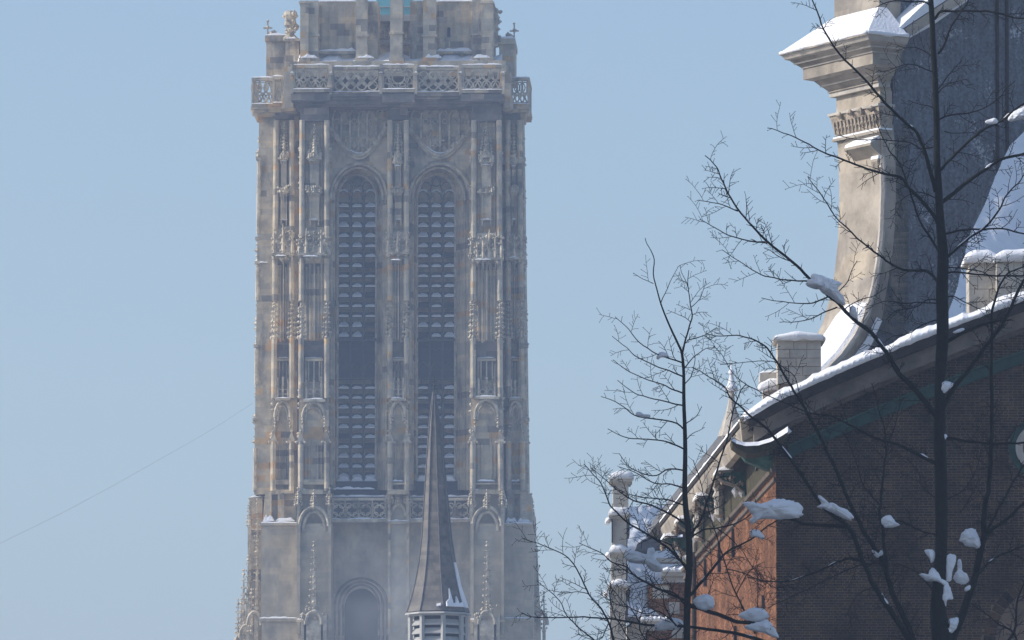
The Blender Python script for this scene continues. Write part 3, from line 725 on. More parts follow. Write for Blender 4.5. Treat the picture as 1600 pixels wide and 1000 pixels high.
# corner turret blocks with finials
for (a, b, t, fx, ft, side) in ((416, 448, 55, 418.5, 33, -1), (780, 804, 60, 803.5, 37, 1)):
    m = MB(); tbox(m, a, 468 if side < 0 else b, t + 8, 125, 5.5, 10); tbox(m, a - 2, b + 1, t, t + 9, 5.2, 10.5)
    if side < 0: tbox(m, 446, 467, 60, 125, 4.6, 7); tbox(m, 444, 468, 60, 64, 4.3, 7.2)
    to = m.build('turret', 'tower_stone', tower)
    f = MB(); x, z = T(fx, ft, 5.6); zb = T(fx, t, 5.6)[1]
    f.box(x - .06, x + .06, 5.5, 5.62, zb, z); f.rock((x, 5.56, lerp(zb, z, .55)), .22); f.box(x - .35, x + .35, 5.5, 5.62, lerp(zb, z, .5) - .06, lerp(zb, z, .5) + .06)
    f.rock((x, 5.56, z), .13); f.rock((x + .5 * -side, 5.56, zb + .25), .25); f.rock((x + .3 * -side, 5.56, zb + .15), .25); f.build('finial', 'tower_carved', to)
    tsnow(a - 2, b + 1, t, 5.2, 9, .2)
f = MB()
cpx = 453
x, zb = T(cpx, 62, 4.8); zt = T(cpx, 15, 4.8)[1]
f.lathe((x, 5.3), [(.55, zb), (.6, zb + .2), (.3, zb + .5), (.28, lerp(zb, zt, .4)), (.5, lerp(zb, zt, .5)), (.42, lerp(zb, zt, .7)), (.55, lerp(zb, zt, .85)), (.5, zt - .1), (.1, zt)], 8)
for _ in range(22): f.rock((x + random.uniform(-.6, .6), 4.85 + random.uniform(-.1, .2), lerp(zb + .5, zt, random.random())), random.uniform(.12, .25))
f.build('carved_pinnacle', 'tower_carved', tower); tsnow(444, 464, 61, 4.3, 5, .2)
f = MB(); x, zb = T(775, 60, 4.8); zt = T(775, 14, 4.8)[1]
for _ in range(24):
    t = random.random(); f.rock((x + random.uniform(-.2, .3) + .15 * math.sin(t * 9), 4.9, lerp(zb - .4, zt, t)), random.uniform(.12, .26))
f.box(x - .3, x + .15, 4.8, 5.6, zb - .6, zt); f.build('carved_pinnacle', 'tower_carved', tower)

# ---- lower stage
m = MB(); tbox(m, 512, 738, 815, 2000, 2.6, 6); m.build('lower_wall', 'tower_plain', tower)
m = MB()                          # arch on the lower wall: outline mouldings, flat dark field painting the opening's shade
for off, dd, rr in ((0, 2.6, .1), (7, 2.58, .09), (13, 2.58, .09)):
    x0 = T(522 + off, 950, 1.5)[0]; x1 = T(604 - off, 950, 1.5)[0]; zs = T(560, 945, 1.5)[1]; za = T(560, 902 + off * .8, 1.5)[1]
    m.tube([(x0, dd, T(560, 1040, 1.5)[1])] + [(x, dd, z) for x, z in parch(x0, x1, zs, za, 10)] + [(x1, dd, T(560, 1040, 1.5)[1])], rr, 5)
m.build('blind_arch', 'tower_soot_shade', tower, kind='stuff')
x0 = T(537, 950, 1.5)[0]; x1 = T(590, 950, 1.5)[0]; zs = T(560, 948, 1.5)[1]; za = T(560, 918, 1.5)[1]; zb = T(560, 1060, 1.5)[1]
m = MB(); m.prism([(x, 2.57, z) for x, z in [(x0, zb)] + parch(x0, x1, zs, za, 8) + [(x1, zb)]], (0, .02, 0)); m.build('blind_panel', 'louvre_slate', tower)
for (l, r_, sd_) in ((464, 517, 1), (735, 787, 2)):
    random.seed(30 + sd_)
    m = MB(); tbox(m, l, r_, 818, 2000, -.2, 6)
    tbox(m, l, l + 7, 772, 818, -.2, 5); tbox(m, r_ - 6, r_, 772, 818, -.2, 5); tbox(m, l + 6, r_ - 5, 772, 822, .5, 5)
    tbox(m, l, l + 5, 818, 990, -.55, 0); tbox(m, r_ - 4, r_, 818, 990, -.5, 0)
    lo = m.build('lower_buttress', 'tower_plain', tower)
    m = MB(); x0, x1 = T(l + 4, 800, -.5)[0], T(r_ - 4, 800, -.5)[0]; zs, za = T(l, 822, -.5)[1], T(l, 792, -.5)[1]
    m.tube([(x, -.42, z) for x, z in parch(x0, x1, zs, za, 8)], .13, 5); m.tube([(x, -.25, z - .35) for x, z in parch(x0 + .25, x1 - .25, zs, za, 8)], .15, 5)
    mid = (l + r_) / 2
    pinn(m, mid, 765, 794, 4, -.4, 5)
    for c in (l + 2, r_ - 2): pinn(m, c, 762, 790, 4.5, -.3, 5, 820)
    m.build('niche_arch', 'tower_carved', lo)
    m = MB(); pinn(m, mid, 846, 955, 10, -.9, 10, None, .7); m.build('pinnacle', 'tower_carved', lo)
    m = MB(); x, z = T(mid, 958, -.9); zb = T(mid, 1060, -.9)[1]
    m.box(x - .55, x + .55, -1.4, -.2, zb, z - .6)
    for q in (-1, 1): m.box(x + q * .85 - .13, x + q * .85 + .13, -1.3, -.2, zb, z - .1)
    m.tube([(xx, -1.4, zz) for xx, zz in parch(x - .6, x + .6, z - .9, z + .1, 6)], .14, 5)
    for _ in range(16): m.rock((x + random.uniform(-.9, .9), -1.35, z + random.uniform(-.8, .6)), random.uniform(.1, .2))
    m.build('tabernacle', 'tower_carved', lo)
    m = MB(); tbox(m, l - 1, r_ + 1, 968, 972, -.65, 0); m.build('ledge', 'tower_stone', lo); tsnow(l, l + 8, 968, -.65, -.5, .1)
for (l, r_, t) in ((408, 464, 817), (787, 833, 818)):
    m = MB(); tbox(m, l, r_, t + 3, 968, 1.6, 8); tbox(m, l - 2, r_, t, t + 4, 1.4, 8); tbox(m, l - 3, r_, 966, 971, 1.35, 8); tbox(m, l - 1, r_, 971, 2000, 1.5, 8)
    lo = m.build('lower_buttress', 'tower_plain', tower)
    m = MB(); ttaper(m, l + 6, r_ - 3, l + 2, r_ - 1, 772, t, 4.3, 8); tbox(m, l + 6, l + 16, 768, t, 3.4, 5); tbox(m, l + 26, l + 36, 768, t, 3.6, 5); m.build('plinth', 'tower_stone', lo)
    tsnow(l, r_, t, 1.4, 2.2, .16); tsnow(l - 2, r_, 966, 1.35, 1.55, .1)
    tsnow(l + 3, l + 20, t - 3, 2.2, 3.4, .42); tsnow(l + 22, r_ - 4, t - 3, 2.4, 3.6, .25)
m = MB(); tbox(m, 606, 639, 818, 2000, 1.2, 5); tbox(m, 609, 636, 770, 818, 1.5, 5); tbox(m, 605, 640, 814, 819, 1.0, 3); lo = m.build('lower_buttress', 'tower_plain', tower)
for c_ in (608, 637):
    m = MB(); tbox(m, c_ - 2, c_ + 2, 772, 990, 1.0, 1.6); m.build('shaft', 'tower_stone', lo)
    m = MB(); pinn(m, c_, 762, 785, 4.5, 1.1, 5, 818); m.build('pinnacle', 'tower_carved', lo)
m = MB(); x0, x1 = T(611, 800, 1)[0], T(634, 800, 1)[0]; m.tube([(x, 1.25, z) for x, z in parch(x0, x1, T(620, 806, 1)[1], T(620, 788, 1)[1], 6)], .14, 5); pinn(m, 622.5, 764, 789, 4, 1.2, 5); m.build('niche_arch', 'tower_carved', lo); tsnow(606, 639, 814, .95, 1.2, .1)
# clustered pinnacles of the flanks
m = MB(); ttaper(m, 391, 410, 386, 410, 778, 2000, 5.0, 12); ttaper(m, 830, 834, 832, 850, 800, 2000, 6.5, 12); tbox(m, 388, 412, 829, 832, 4.8, 9)
m.build('flank_wall', 'tower_stone', tower); tsnow(391, 410, 777, 5, 6, .15); tsnow(389, 411, 828, 4.8, 5.2, .1)
for (px, a, b, w_, d, sh) in ((390, 778, 822, 5, 4.7, 1040), (402, 780, 850, 4, 4.6, 1040), (401, 855, 950, 6, 3.0, 1040), (388, 868, 940, 7, 4.0, 1040), (381, 890, 985, 8, 5.5, 1060),
                              (372, 936, 1000, 5, 6.5, 1060), (393, 920, 990, 6, 3.4, 1060), (377, 935, 1010, 6, 6.0, 1060),
                              (830, 771, 805, 5, 5.0, 1040), (839, 853, 960, 12, 5.2, 1060), (850, 925, 985, 5, 6.2, 1060), (831, 900, 990, 4, 4.0, 1060)):
    m = MB(); pinn(m, px, a, b, w_, d, 7, sh, .62); m.build('pinnacle', 'tower_carved', tower)
for (px, py, d) in ((398, 965, 3.0), (386, 985, 4.5), (378, 1000, 5.5), (845, 965, 5)):
    m = MB(); x, z = T(px, py, d); m.tube([(xx, d - .4, zz) for xx, zz in parch(x - .5, x + .5, z - .6, z + .4, 6)], .15, 5)
    for _ in range(6): m.rock((x + random.uniform(-.5, .5), d - .35, z + random.uniform(-.5, .7)), random.uniform(.07, .14))
    m.build('gablet', 'tower_carved', tower)
for (px0, px1, py, d) in ((448, 458, 175, 3), (520, 585, 764, 1.4)):
    tsnow(px0, px1, py, d, d + .4, .15)
TSN.build('snow', 'snow', tower, kind='stuff')

# ---- thin cable from the tower
cb = MB(); pts = []
for i in range(25):
    t = i / 24; pxx = lerp(396, -260, t)
    pyy = ipol([(-260, 985), (0, 849), (100, 800), (180, 757), (270, 706), (330, 672), (396, 629)], pxx)
    pts.append(P(pxx, pyy, lerp(549, 470, t)))
cb.tube(pts, .007, 5)
tag(cb.build('cable', 'cable_steel'), 'thin faint cable slanting down the sky from the tower', 'cable')

# ================================================================== CHURCH WITH SLATE SPIRE IN FRONT OF THE TOWER
SY = 400.0; sp = SY / F
c0 = P(684.5, 955, SY)
spire = empty('spire_church', (c0.x, SY, 0))
tag(spire, 'slender flared octagonal slate spire on a pale louvred turret before the tower', 'church spire')
def sz(py): return P(684.5, py, SY).z
prof = [(957, 49.5), (948, 46), (932, 41), (910, 35), (880, 29), (840, 23.5), (790, 19.5), (740, 15.5), (690, 11.2), (650, 7), (612, 1.6)]
m = MB(); ROT = R(11)
m.lathe((0, 0), [(r * sp, sz(y)) for y, r in prof], 8, ROT)
so = m.build('spire', 'spire_slate', spire)
# the spire leans a little to the left, as the real one does
for v in so.data.vertices:
    t = (v.co.z - sz(957)) / (sz(612) - sz(957)); v.co.x -= 6.5 * sp * max(0, t)
for k in range(8):                # rolls along the hips
    a_ = ROT + k * math.pi / 4; m = MB()
    m.tube([(r * sp * math.cos(a_) - 6.5 * sp * max(0, (sz(y) - sz(957)) / (sz(612) - sz(957))), r * sp * math.sin(a_), sz(y)) for y, r in prof], .05, 5); m.build('hip_roll', 'roof_slate', so)
m = MB(); top = sz(612); m.tube([(-6.5 * sp, 0, top - .1), (-6.3 * sp, 0, top + .9)], .03, 5); m.rock((-6.4 * sp, 0, top + .35), .1); m.build('finial', 'iron', so)
m = MB(); m.lathe((0, 0), [(.1 + 49 * sp, sz(957) - .06), (.12 + 50 * sp, sz(957) - .16), (46 * sp, sz(961)), (45 * sp, sz(964))], 8, ROT); m.build('eaves', 'painted_wood', spire)
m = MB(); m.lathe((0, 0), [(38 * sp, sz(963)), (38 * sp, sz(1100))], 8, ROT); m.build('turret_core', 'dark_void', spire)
for k in range(8):
    a0 = ROT + k * math.pi / 4; a1 = a0 + math.pi / 4; r = 44 * sp
    p0 = Vector((r * math.cos(a0), r * math.sin(a0), 0)); p1 = Vector((r * math.cos(a1), r * math.sin(a1), 0))
    nn = ((p0 + p1) / 2).normalized()
    m = MB(); m.tube([p0 + Vector((0, 0, sz(963))), p0 + Vector((0, 0, sz(1100)))], .14, 4); m.build('turret_post', 'painted_wood', spire)
    a_, b_ = p0.lerp(p1, .1), p0.lerp(p1, .9)
    for q in range(6):
        z = sz(971 + q * 13.5)
        m = MB(); i0 = -nn * .25
        m.hexa([a_ + Vector((0, 0, z - .28)), b_ + Vector((0, 0, z - .28)), b_ + i0 + Vector((0, 0, z + .05)), a_ + i0 + Vector((0, 0, z + .05))],
               [a_ + Vector((0, 0, z - .2)), b_ + Vector((0, 0, z - .2)), b_ + i0 + Vector((0, 0, z + .13)), a_ + i0 + Vector((0, 0, z + .13))])
        m.build('louvre', 'painted_wood', spire)
# snow clinging to two facets low on the right
def facet_snow(k, pts):
    a0 = ROT + k * math.pi / 4; a1 = a0 + math.pi / 4
    vs = []
    for u, py in pts:
        r = ipol(sorted((y, r) for y, r in prof), py) * sp + .05
        q0 = Vector((r * math.cos(a0), r * math.sin(a0), sz(py))); q1 = Vector((r * math.cos(a1), r * math.sin(a1), sz(py)))
        t = (sz(py) - sz(957)) / (sz(612) - sz(957)); v = q0.lerp(q1, u); v.x -= 6.5 * sp * max(0, t); vs.append(v)
    nn = Vector((math.cos((a0 + a1) / 2), math.sin((a0 + a1) / 2), .15))
    m = MB(); m.prism(vs, nn * .14); m.build('snow', 'snow', spire, kind='stuff')
facet_snow(6, [(.12, 951), (.12, 944), (.3, 938), (.36, 922), (.46, 946), (.62, 944), (.7, 934), (.78, 946), (.95, 943), (.95, 951)])
facet_snow(7, [(.02, 951), (.02, 930), (.08, 905), (.14, 880), (.3, 915), (.55, 951)])
facet_snow(5, [(.7, 951), (.72, 947), (.9, 946), (.9, 950)])
m = MB(); zr = sz(1090)
m.prism([(-9, 0, zr - 9), (0, 0, zr + .6), (9, 0, zr - 9)], (0, 45, 0)); m.build('nave_roof', 'snow', spire)
m = MB(); m.box(-8.6, 8.6, .3, 44.5, 0, zr - 9); m.build('nave_wall', 'gable_stone', spire)

# ================================================================== BRICK CHURCH ON THE RIGHT
CY = 165.0; mp = CY / F
corner = P(1212, 700, CY)
church = empty('brick_church', (0, 0, 0))
tag(church, 'snow capped brick church with sunlit orange side and pale volute gable', 'church')
WD = Vector((-.046, 1, 0)).normalized(); WN = Vector((-WD.y, WD.x, 0)).normalized()   # direction and outward normal of the side wall
if WN.x > 0: WN = -WN
ROOF = [(1150, 652), (1165, 644), (1215, 614), (1300, 575), (1400, 533), (1500, 494), (1600, 457), (1700, 420), (1800, 380)]
def rk(off, Y, x0=1165, x1=1790, step=27):
    n_ = int((x1 - x0) / step); return [P(lerp(x0, x1, i / n_), ipol(ROOF, lerp(x0, x1, i / n_)) + off, Y) for i in range(n_ + 1)]
# front wall (mortar bed), bricks laid proud of it
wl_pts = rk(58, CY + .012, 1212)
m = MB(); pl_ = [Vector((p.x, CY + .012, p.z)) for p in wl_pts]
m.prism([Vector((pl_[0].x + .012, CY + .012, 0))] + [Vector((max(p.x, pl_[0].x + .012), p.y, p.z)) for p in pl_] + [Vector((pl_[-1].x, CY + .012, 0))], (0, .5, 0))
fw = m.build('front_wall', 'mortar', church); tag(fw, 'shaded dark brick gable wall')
ztop_tab = [(p.x, p.z) for p in wl_pts]
OC = [(P(1623, 700, CY), 47 * mp), (P(1647, 1005, CY), 111 * mp)]
CH, BL, JT = .062, .205, .0125
z0 = P(1400, 1012, CY).z; xmax = P(1640, 800, CY).x
proto = {}
def brick_mesh(L_):
    key = round(L_, 3)
    if key not in proto:
        b = MB(); b.box(0, L_, 0, .03, 0, CH - JT); o = b.v
        me = bpy.data.meshes.new('brick'); me.from_pydata(b.v, [], b.f); me.materials.append(MATS['brick_brown']); proto[key] = me
    return proto[key]
rest = MB(); rest_rnd = []; singles = 0
row = 0; z = z0
random.seed(5)
while z < ztop_tab[-1][1]:
    kindrow = row % 2; L_ = BL if kindrow == 0 else .0975
    x = corner.x + (0 if kindrow == 0 else -.0); first = True
    while x < xmax:
        l = L_ if not first else (BL * .75 if kindrow == 0 else L_)
        first = False
        if random.random() < .12: l = BL if kindrow else .0975
        l2 = l + random.uniform(-.004, .004)
        zt = ipol(ztop_tab, x + l / 2)
        if z + CH < zt and all((x + l / 2 - c.x) ** 2 + (z + CH / 2 - c.z) ** 2 > r_ * r_ for c, r_ in OC):
            yj = random.uniform(-.003, .003); zj = random.uniform(-.0015, .0015)
            big = kindrow == 0 and singles < 300 and P(1215, 985, CY).z < z < P(1215, 700, CY).z and x + l < P(1310, 800, CY).x
            if big:
                o = bpy.data.objects.new('brick', brick_mesh(l)); COL.objects.link(o); o.parent = fw
                o.location = (x, CY + yj, z + zj); singles += 1
            else:
                rest.box(x, x + l2, CY + yj, CY + .03, z + zj, z + zj + CH - JT + random.uniform(-.001, .001)); rest_rnd += [random.random()] * 6
        x += l + JT
    z += CH; row += 1
def brick_field(m, rnd, name, material, parent):
    o = m.build(name, material, parent, kind='stuff')
    a = o.data.attributes.new('rnd', 'FLOAT', 'FACE'); a.data.foreach_set('value', rnd); return o
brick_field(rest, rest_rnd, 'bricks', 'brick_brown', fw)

# side wall in the sun
LEN = 30.0
zm = P(1212, 738, CY).z
m = MB(); bx = corner + WN * -.012
m.prism([Vector((corner.x + .012, CY + .02, 0)), Vector((corner.x + .012, CY + .02, zm + .9)), Vector((corner.x + .012, CY + .02, zm + .9)) + WD * LEN, Vector((corner.x + .012, CY + .02, 0)) + WD * LEN], (.5, 0, 0))
sw_ = m.build('side_wall', 'mortar_lit', church); tag(sw_, 'sunlit orange brick side wall seen at a narrow angle')
side = MB(); srnd = []
row = 0; z = z0 - .2
while z < zm + .7:
    u = 0.0 if row % 2 == 0 else 0.0
    L_ = BL if row % 2 else .0975
    if row % 2: u = 0.0
    while u < LEN - .3:
        l = (L_ if random.random() > .2 else random.choice((BL, .0975, .15))) if u > 0 else random.uniform(.06, .2)
        pr_ = random.uniform(-.004, .005)
        a = Vector((corner.x, CY + .002, z)) + WD * u + WN * pr_; b = a + WD * l; inn = -WN * (.03 + pr_)
        h = Vector((0, 0, CH - JT))
        side.hexa([a, a + inn, b + inn, b], [a + h, a + inn + h, b + inn + h, b + h]); srnd += [random.random()] * 6
        u += l + JT
    z += CH; row += 1
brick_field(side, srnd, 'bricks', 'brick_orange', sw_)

def sp_(u, out, z):               # point at distance u along the side wall, out from it, height z
    p = Vector((corner.x, CY, 0)) + WD * u + WN * out; return Vector((p.x, p.y, z))
def ez(px, py, out=0.0):          # height at the near end for a pixel
    return P(px, py, CY).z
def extr(name, prof_, u0, u1, material, seg=1):
    m = MB(); m.prism([sp_(u0, o, z) for o, z in prof_], WD * (u1 - u0)); return m.build(name, material, church)
zE = ez(1165, 645); oE = (1212 - 1165) * mp
# string moulding over the bricks
extr('string_course', [(.0, zm), (.09, zm + .02), (.11, zm + .1), (.06, zm + .14), (0, zm + .16)], .0, LEN, 'plank_grey')
extr('string_course', [(.0, zm - .22), (.05, zm - .2), (.05, zm - .12), (0, zm - .1)], .0, LEN, 'plank_grey')
# wall zone behind the consoles, soffit, fascia, gutter
extr('frieze', [(0.0, zm + .16), (.03, zm + .16), (.06, zE - .3), (0.0, zE - .3)], .05, LEN, 'mossy')
extr('soffit', [(0, zE - .32), (oE * .8, zE - .42), (oE * .8, zE - .34), (0, zE - .22)], .05, LEN, 'mossy')
extr('cornice', [(oE * .62, zE - .55), (oE * .8, zE - .5), (oE * .95, zE - .22), (oE * .95, zE - .14), (oE * .5, zE - .14)], .25, LEN, 'gable_stone')
extr('gutter', [(oE * .85, zE - .14), (oE, zE - .13), (oE * 1.04, zE - .04), (oE * .8, zE - .03)], .1, LEN, 'dark_wood')
m = MB(); kk = 40
for i in range(kk):
    u0, u1 = LEN * i / kk, LEN * (i + 1) / kk; h0 = .10 + .05 * noise.noise((i * .7, 0, 3)); h1 = .10 + .05 * noise.noise(((i + 1) * .7, 0, 3))
    m.hexa([sp_(u0, oE * 1.03, zE - .04), sp_(u0, oE * .1, zE + .2), sp_(u1, oE * .1, zE + .2), sp_(u1, oE * 1.03, zE - .04)],
           [sp_(u0, oE * .98, zE - .04 + h0), sp_(u0, oE * .1, zE + .35), sp_(u1, oE * .1, zE + .35), sp_(u1, oE * .98, zE - .04 + h1)])
m.build('eaves_snow', 'snow', church, kind='stuff')
# a slate-hung outer roof edge further back
q0 = P(1150, 642, 171.0); q1 = P(1165, 655, 171.0)
m = MB(); dz = Vector((0, 0, 1))
a = Vector((q0.x - .05, 172.3, q0.z - .05)); m.prism([a, a + Vector((-.22, 0, -.5)), a + Vector((.5, 0, -.5)), a + Vector((.5, 0, 0.05))], WD * 29); m.build('outer_roof', 'roof_slate', church)
# consoles under the eaves
def console(u, s=1.0, big=False):
    m = MB(); t = .42
    prof_ = [(.0, zm + .18), (.05, zm + .2), (.16, zm + .35), (.36, zm + .42), (.5, zm + .5), (.72 * s, zm + .56), (.8 * s, zm + .66), (.7 * s, zm + .74), (.4, zm + .76), (0, zm + .78)]
    m.prism([sp_(u, o, z) for o, z in prof_], WD * t)
    co = m.build('console', 'verdigris', church)
    m = MB()
    for _ in range(16):
        o = random.uniform(.08, .7); m.rock(sp_(u - .02, o, zm + .3 + o * .4 + random.uniform(-.1, .2)), random.uniform(.03, .08))
    for k in range(3): m.rock(sp_(u + .1 * k, .78 * s, zm + .6 - k * .06), .09)
    m.tube([sp_(u - .03, .1, zm + .25), sp_(u - .03, .3, zm + .42), sp_(u - .03, .6, zm + .5), sp_(u - .03, .78, zm + .66)], .045, 6)
    m.build('carving', 'carved_stone', co)
    m = MB()
    pts = [(.82 * s, zm + .68), (.72 * s, zm + .79), (.5, zm + .8), (.35, zm + .80)]
    for (o0, z_0), (o1, z_1) in zip(pts, pts[1:]):
        m.hexa([sp_(u - .06, o0, z_0), sp_(u - .06, o1, z_1), sp_(u + t + .05, o1, z_1), sp_(u + t + .05, o0, z_0)],
               [sp_(u, o0 - .02, z_0 + .08), sp_(u, o1, z_1 + .1), sp_(u + t, o1, z_1 + .1), sp_(u + t, o0 - .02, z_0 + .08)])
    m.rock(sp_(u + .1, .3, zm + .3), .13); m.rock(sp_(u, .15, zm + .25), .1)
    m.build('snow', 'snow', co, kind='stuff')
for u in (8.2, 15.2, 22.0, 27.5): console(u)
# vertical roll pendants between the consoles
for u in (13.0, 20.0):
    m = MB(); p = sp_(u, .35, 0); m.lathe((p.x, p.y), [(.06, zm + .05), (.13, zm + .12), (.1, zm + .2), (.12, zm + .5), (.16, zm + .58), (.1, zm + .7), (.17, zm + .85), (.1, zm + .95)], 8)
    m.build('pendant', 'grey_stone', church)
# near corner: upturned gutter end laden with snow
cpts = [(1143, 687), (1150, 692), (1165, 696), (1185, 695), (1205, 689), (1220, 681), (1231, 674)]
m = MB(); A_ = [P(px, py, CY - 1.3) for px, py in cpts]; B_ = [P(px + (2 if i < 3 else 0), py + 8 + (5 if 1 < i < 5 else 0), CY - 1.3) for i, (px, py) in enumerate(cpts)]
m.strip(A_, B_, (0, 1.25, 0)); go = m.build('gutter_end', 'mossy', church)
m = MB()
for i in range(len(cpts) - 1):
    (xa, ya), (xb, yb) = cpts[i], cpts[i + 1]
    ha = 5 + 2.5 * (i > 4); hb = 5 + 3 * (i > 3)
    m.hexa([P(xa, ya + 1, CY - 1.38), P(xb, yb + 1, CY - 1.38), P(xb, yb + 1, CY - .2), P(xa, ya + 1, CY - .2)],
           [P(xa, ya - ha, CY - 1.25), P(xb, yb - hb, CY - 1.25), P(xb, yb - hb, CY - .25), P(xa, ya - ha, CY - .25)])
m.rock(P(1230, 674, CY - 1.15), .1)
m.build('snow', 'snow', go, kind='stuff')
m = MB(); m.prism([P(1150, 700, CY + .2), P(1205, 697, CY + .2), P(1212, 735, CY + .2), P(1196, 733, CY + .2), P(1165, 720, CY + .2)], (0, .5, 0)); m.build('corner_bracket', 'verdigris', church)
m = MB(); m.prism([P(1156, 652, CY + .05), P(1178, 652, CY + .05), P(1186, 676, CY + .05), P(1160, 690, CY + .05)], (0, .5, 0)); m.build('gutter_stop', 'gable_stone', church)
# iron wall anchors and drainpipe
for (px, py0, py1) in ((1149, 826, 870), (1127, 848, 894), (1105, 874, 916), (1196, 930, 968), (1152, 978, 1020)):
    xr = (px - 800) / F; Yw = (corner.x + .046 * CY) / (xr + .046); u = (Yw - CY)
    zt, zb = P(px, py0, Yw).z, P(px, py1, Yw).z; c = sp_(u, .06, 0)
    m = MB(); m.hexa([(c.x - .03, c.y - .16, zb), (c.x + .05, c.y - .16, zb), (c.x + .05, c.y + .16, zb), (c.x - .03, c.y + .16, zb)],
                     [(c.x - .02, c.y - .03, zt), (c.x + .05, c.y - .03, zt), (c.x + .05, c.y + .03, zt), (c.x - .02, c.y + .03, zt)])
    m.build('wall_anchor', 'iron', church)
Yw = (corner.x + .046 * CY) / ((1092 - 800) / F + .046); u = Yw - CY; c = sp_(u, .12, 0)
zt = P(1092, 862, Yw).z
m = MB(); m.frust((c.x, c.y), 0, zt, .065, .065, 10); po = m.build('drainpipe', 'dark_wood', church)
m = MB(); m.frust((c.x, c.y), zt - .02, zt + .28, .075, .14, 8); m.build('rain_head', 'grey_stone', po)

# raking eaves of the front gable: bands one above another
def rake(name, o0, o1, y0, y1, material, x0=1165, par=church):
    m = MB(); m.strip(rk(o0, y0, x0), rk(o1, y0, x0), (0, y1 - y0, 0)); return m.build(name, material, par)
rake('roof_edge', 12, 28, CY - .85, CY + .6, 'dark_wood', 1170)
rake('raking_cornice', 28, 54, CY - .5, CY + .4, 'stone_band', 1178)
rake('raking_cornice', 54, 62, CY - .28, CY + .4, 'plank_grey', 1190)
rake('verge_board', 93, 110, CY - .10, CY - .002, 'green_paint', 1232)
rake('verge_fillet', 89.5, 92, CY - .13, CY - .002, 'verdigris', 1232)
m = MB(); xs = list(range(1162, 1800, 9)); prev = None
for i, px in enumerate(xs):
    y = ipol(ROOF, px); h = 13 + 7 * noise.noise((px * .022, 0, 0)) + 4.5 * noise.noise((px * .09, 5, 0)); dr = 4 * max(0, noise.noise((px * .15, 9, 0))); y += dr * 0
    if px < 1175: h *= .8
    sec = [P(px, y + 13 + dr, CY - .9), P(px, y + 13 - h * .45, CY - .98), P(px, y + 13 - h * .85, CY - .88), P(px, y + 13 - h, CY - .6), P(px, y + 10 - h, CY + .6), P(px, y + 13, CY + .6)]
    if prev:
        o = len(m.v); m.v += [tuple(v) for v in prev + sec]; k = 6
        m.f += [(o + j, o + (j + 1) % k, o + k + (j + 1) % k, o + k + j) for j in range(k)]
    prev = sec
m.build('roof_snow', 'snow', church, True, kind='stuff')
m = MB(); m.strip(rk(6, CY + .5, 1190), rk(60, CY + .5, 1190), (-.0, 4.5, -.3)); m.build('main_roof', 'roof_slate', church)

# round windows of the front wall
for (c, r_), lab in zip(OC, (0, 1)):
    m = MB(); ro = r_; 
    if lab == 0: rings_ = [(ro, ro * .78, 'green_paint', .05, 'oculus_rim'), (ro * .78, ro * .55, 'grey_stone', .11, 'oculus_ring')]
    else: rings_ = [(ro * .82, ro * .5, 'grey_stone', -.10, 'oculus_ring')]
    wo = None
    for a_, b_, mt_, prj, nm in rings_:
        m = MB(); k = 40
        for i in range(k):
            t0, t1 = 2 * math.pi * i / k, 2 * math.pi * (i + 1) / k
            f = lambda rr, t: Vector((c.x + rr * math.cos(t), CY - prj, c.z + rr * math.sin(t)))
            m.prism([f(a_, t0), f(a_, t1), f(b_, t1), f(b_, t0)], (0, prj + .25, 0))
        wo = m.build(nm, mt_, church)
    m = MB(); m.prism([Vector((c.x + b_ * math.cos(t * .2618), CY + .12, c.z + b_ * math.sin(t * .2618))) for t in range(24)], (0, .03, 0)); m.build('glass', 'window_glass', wo)
    if lab == 1:                  # ring of radial header bricks
        k = 52
        for i in range(k):
            t0 = 2 * math.pi * (i + .07) / k; t1 = 2 * math.pi * (i + .93) / k
            f = lambda rr, t: Vector((c.x + rr * math.cos(t), CY - .012, c.z + rr * math.sin(t)))
            m = MB(); m.prism([f(ro * .995, t0), f(ro * .995, t1), f(ro * .83, t1), f(ro * .83, t0)], (0, .06, 0)); m.build('brick', 'brick_brown', wo)

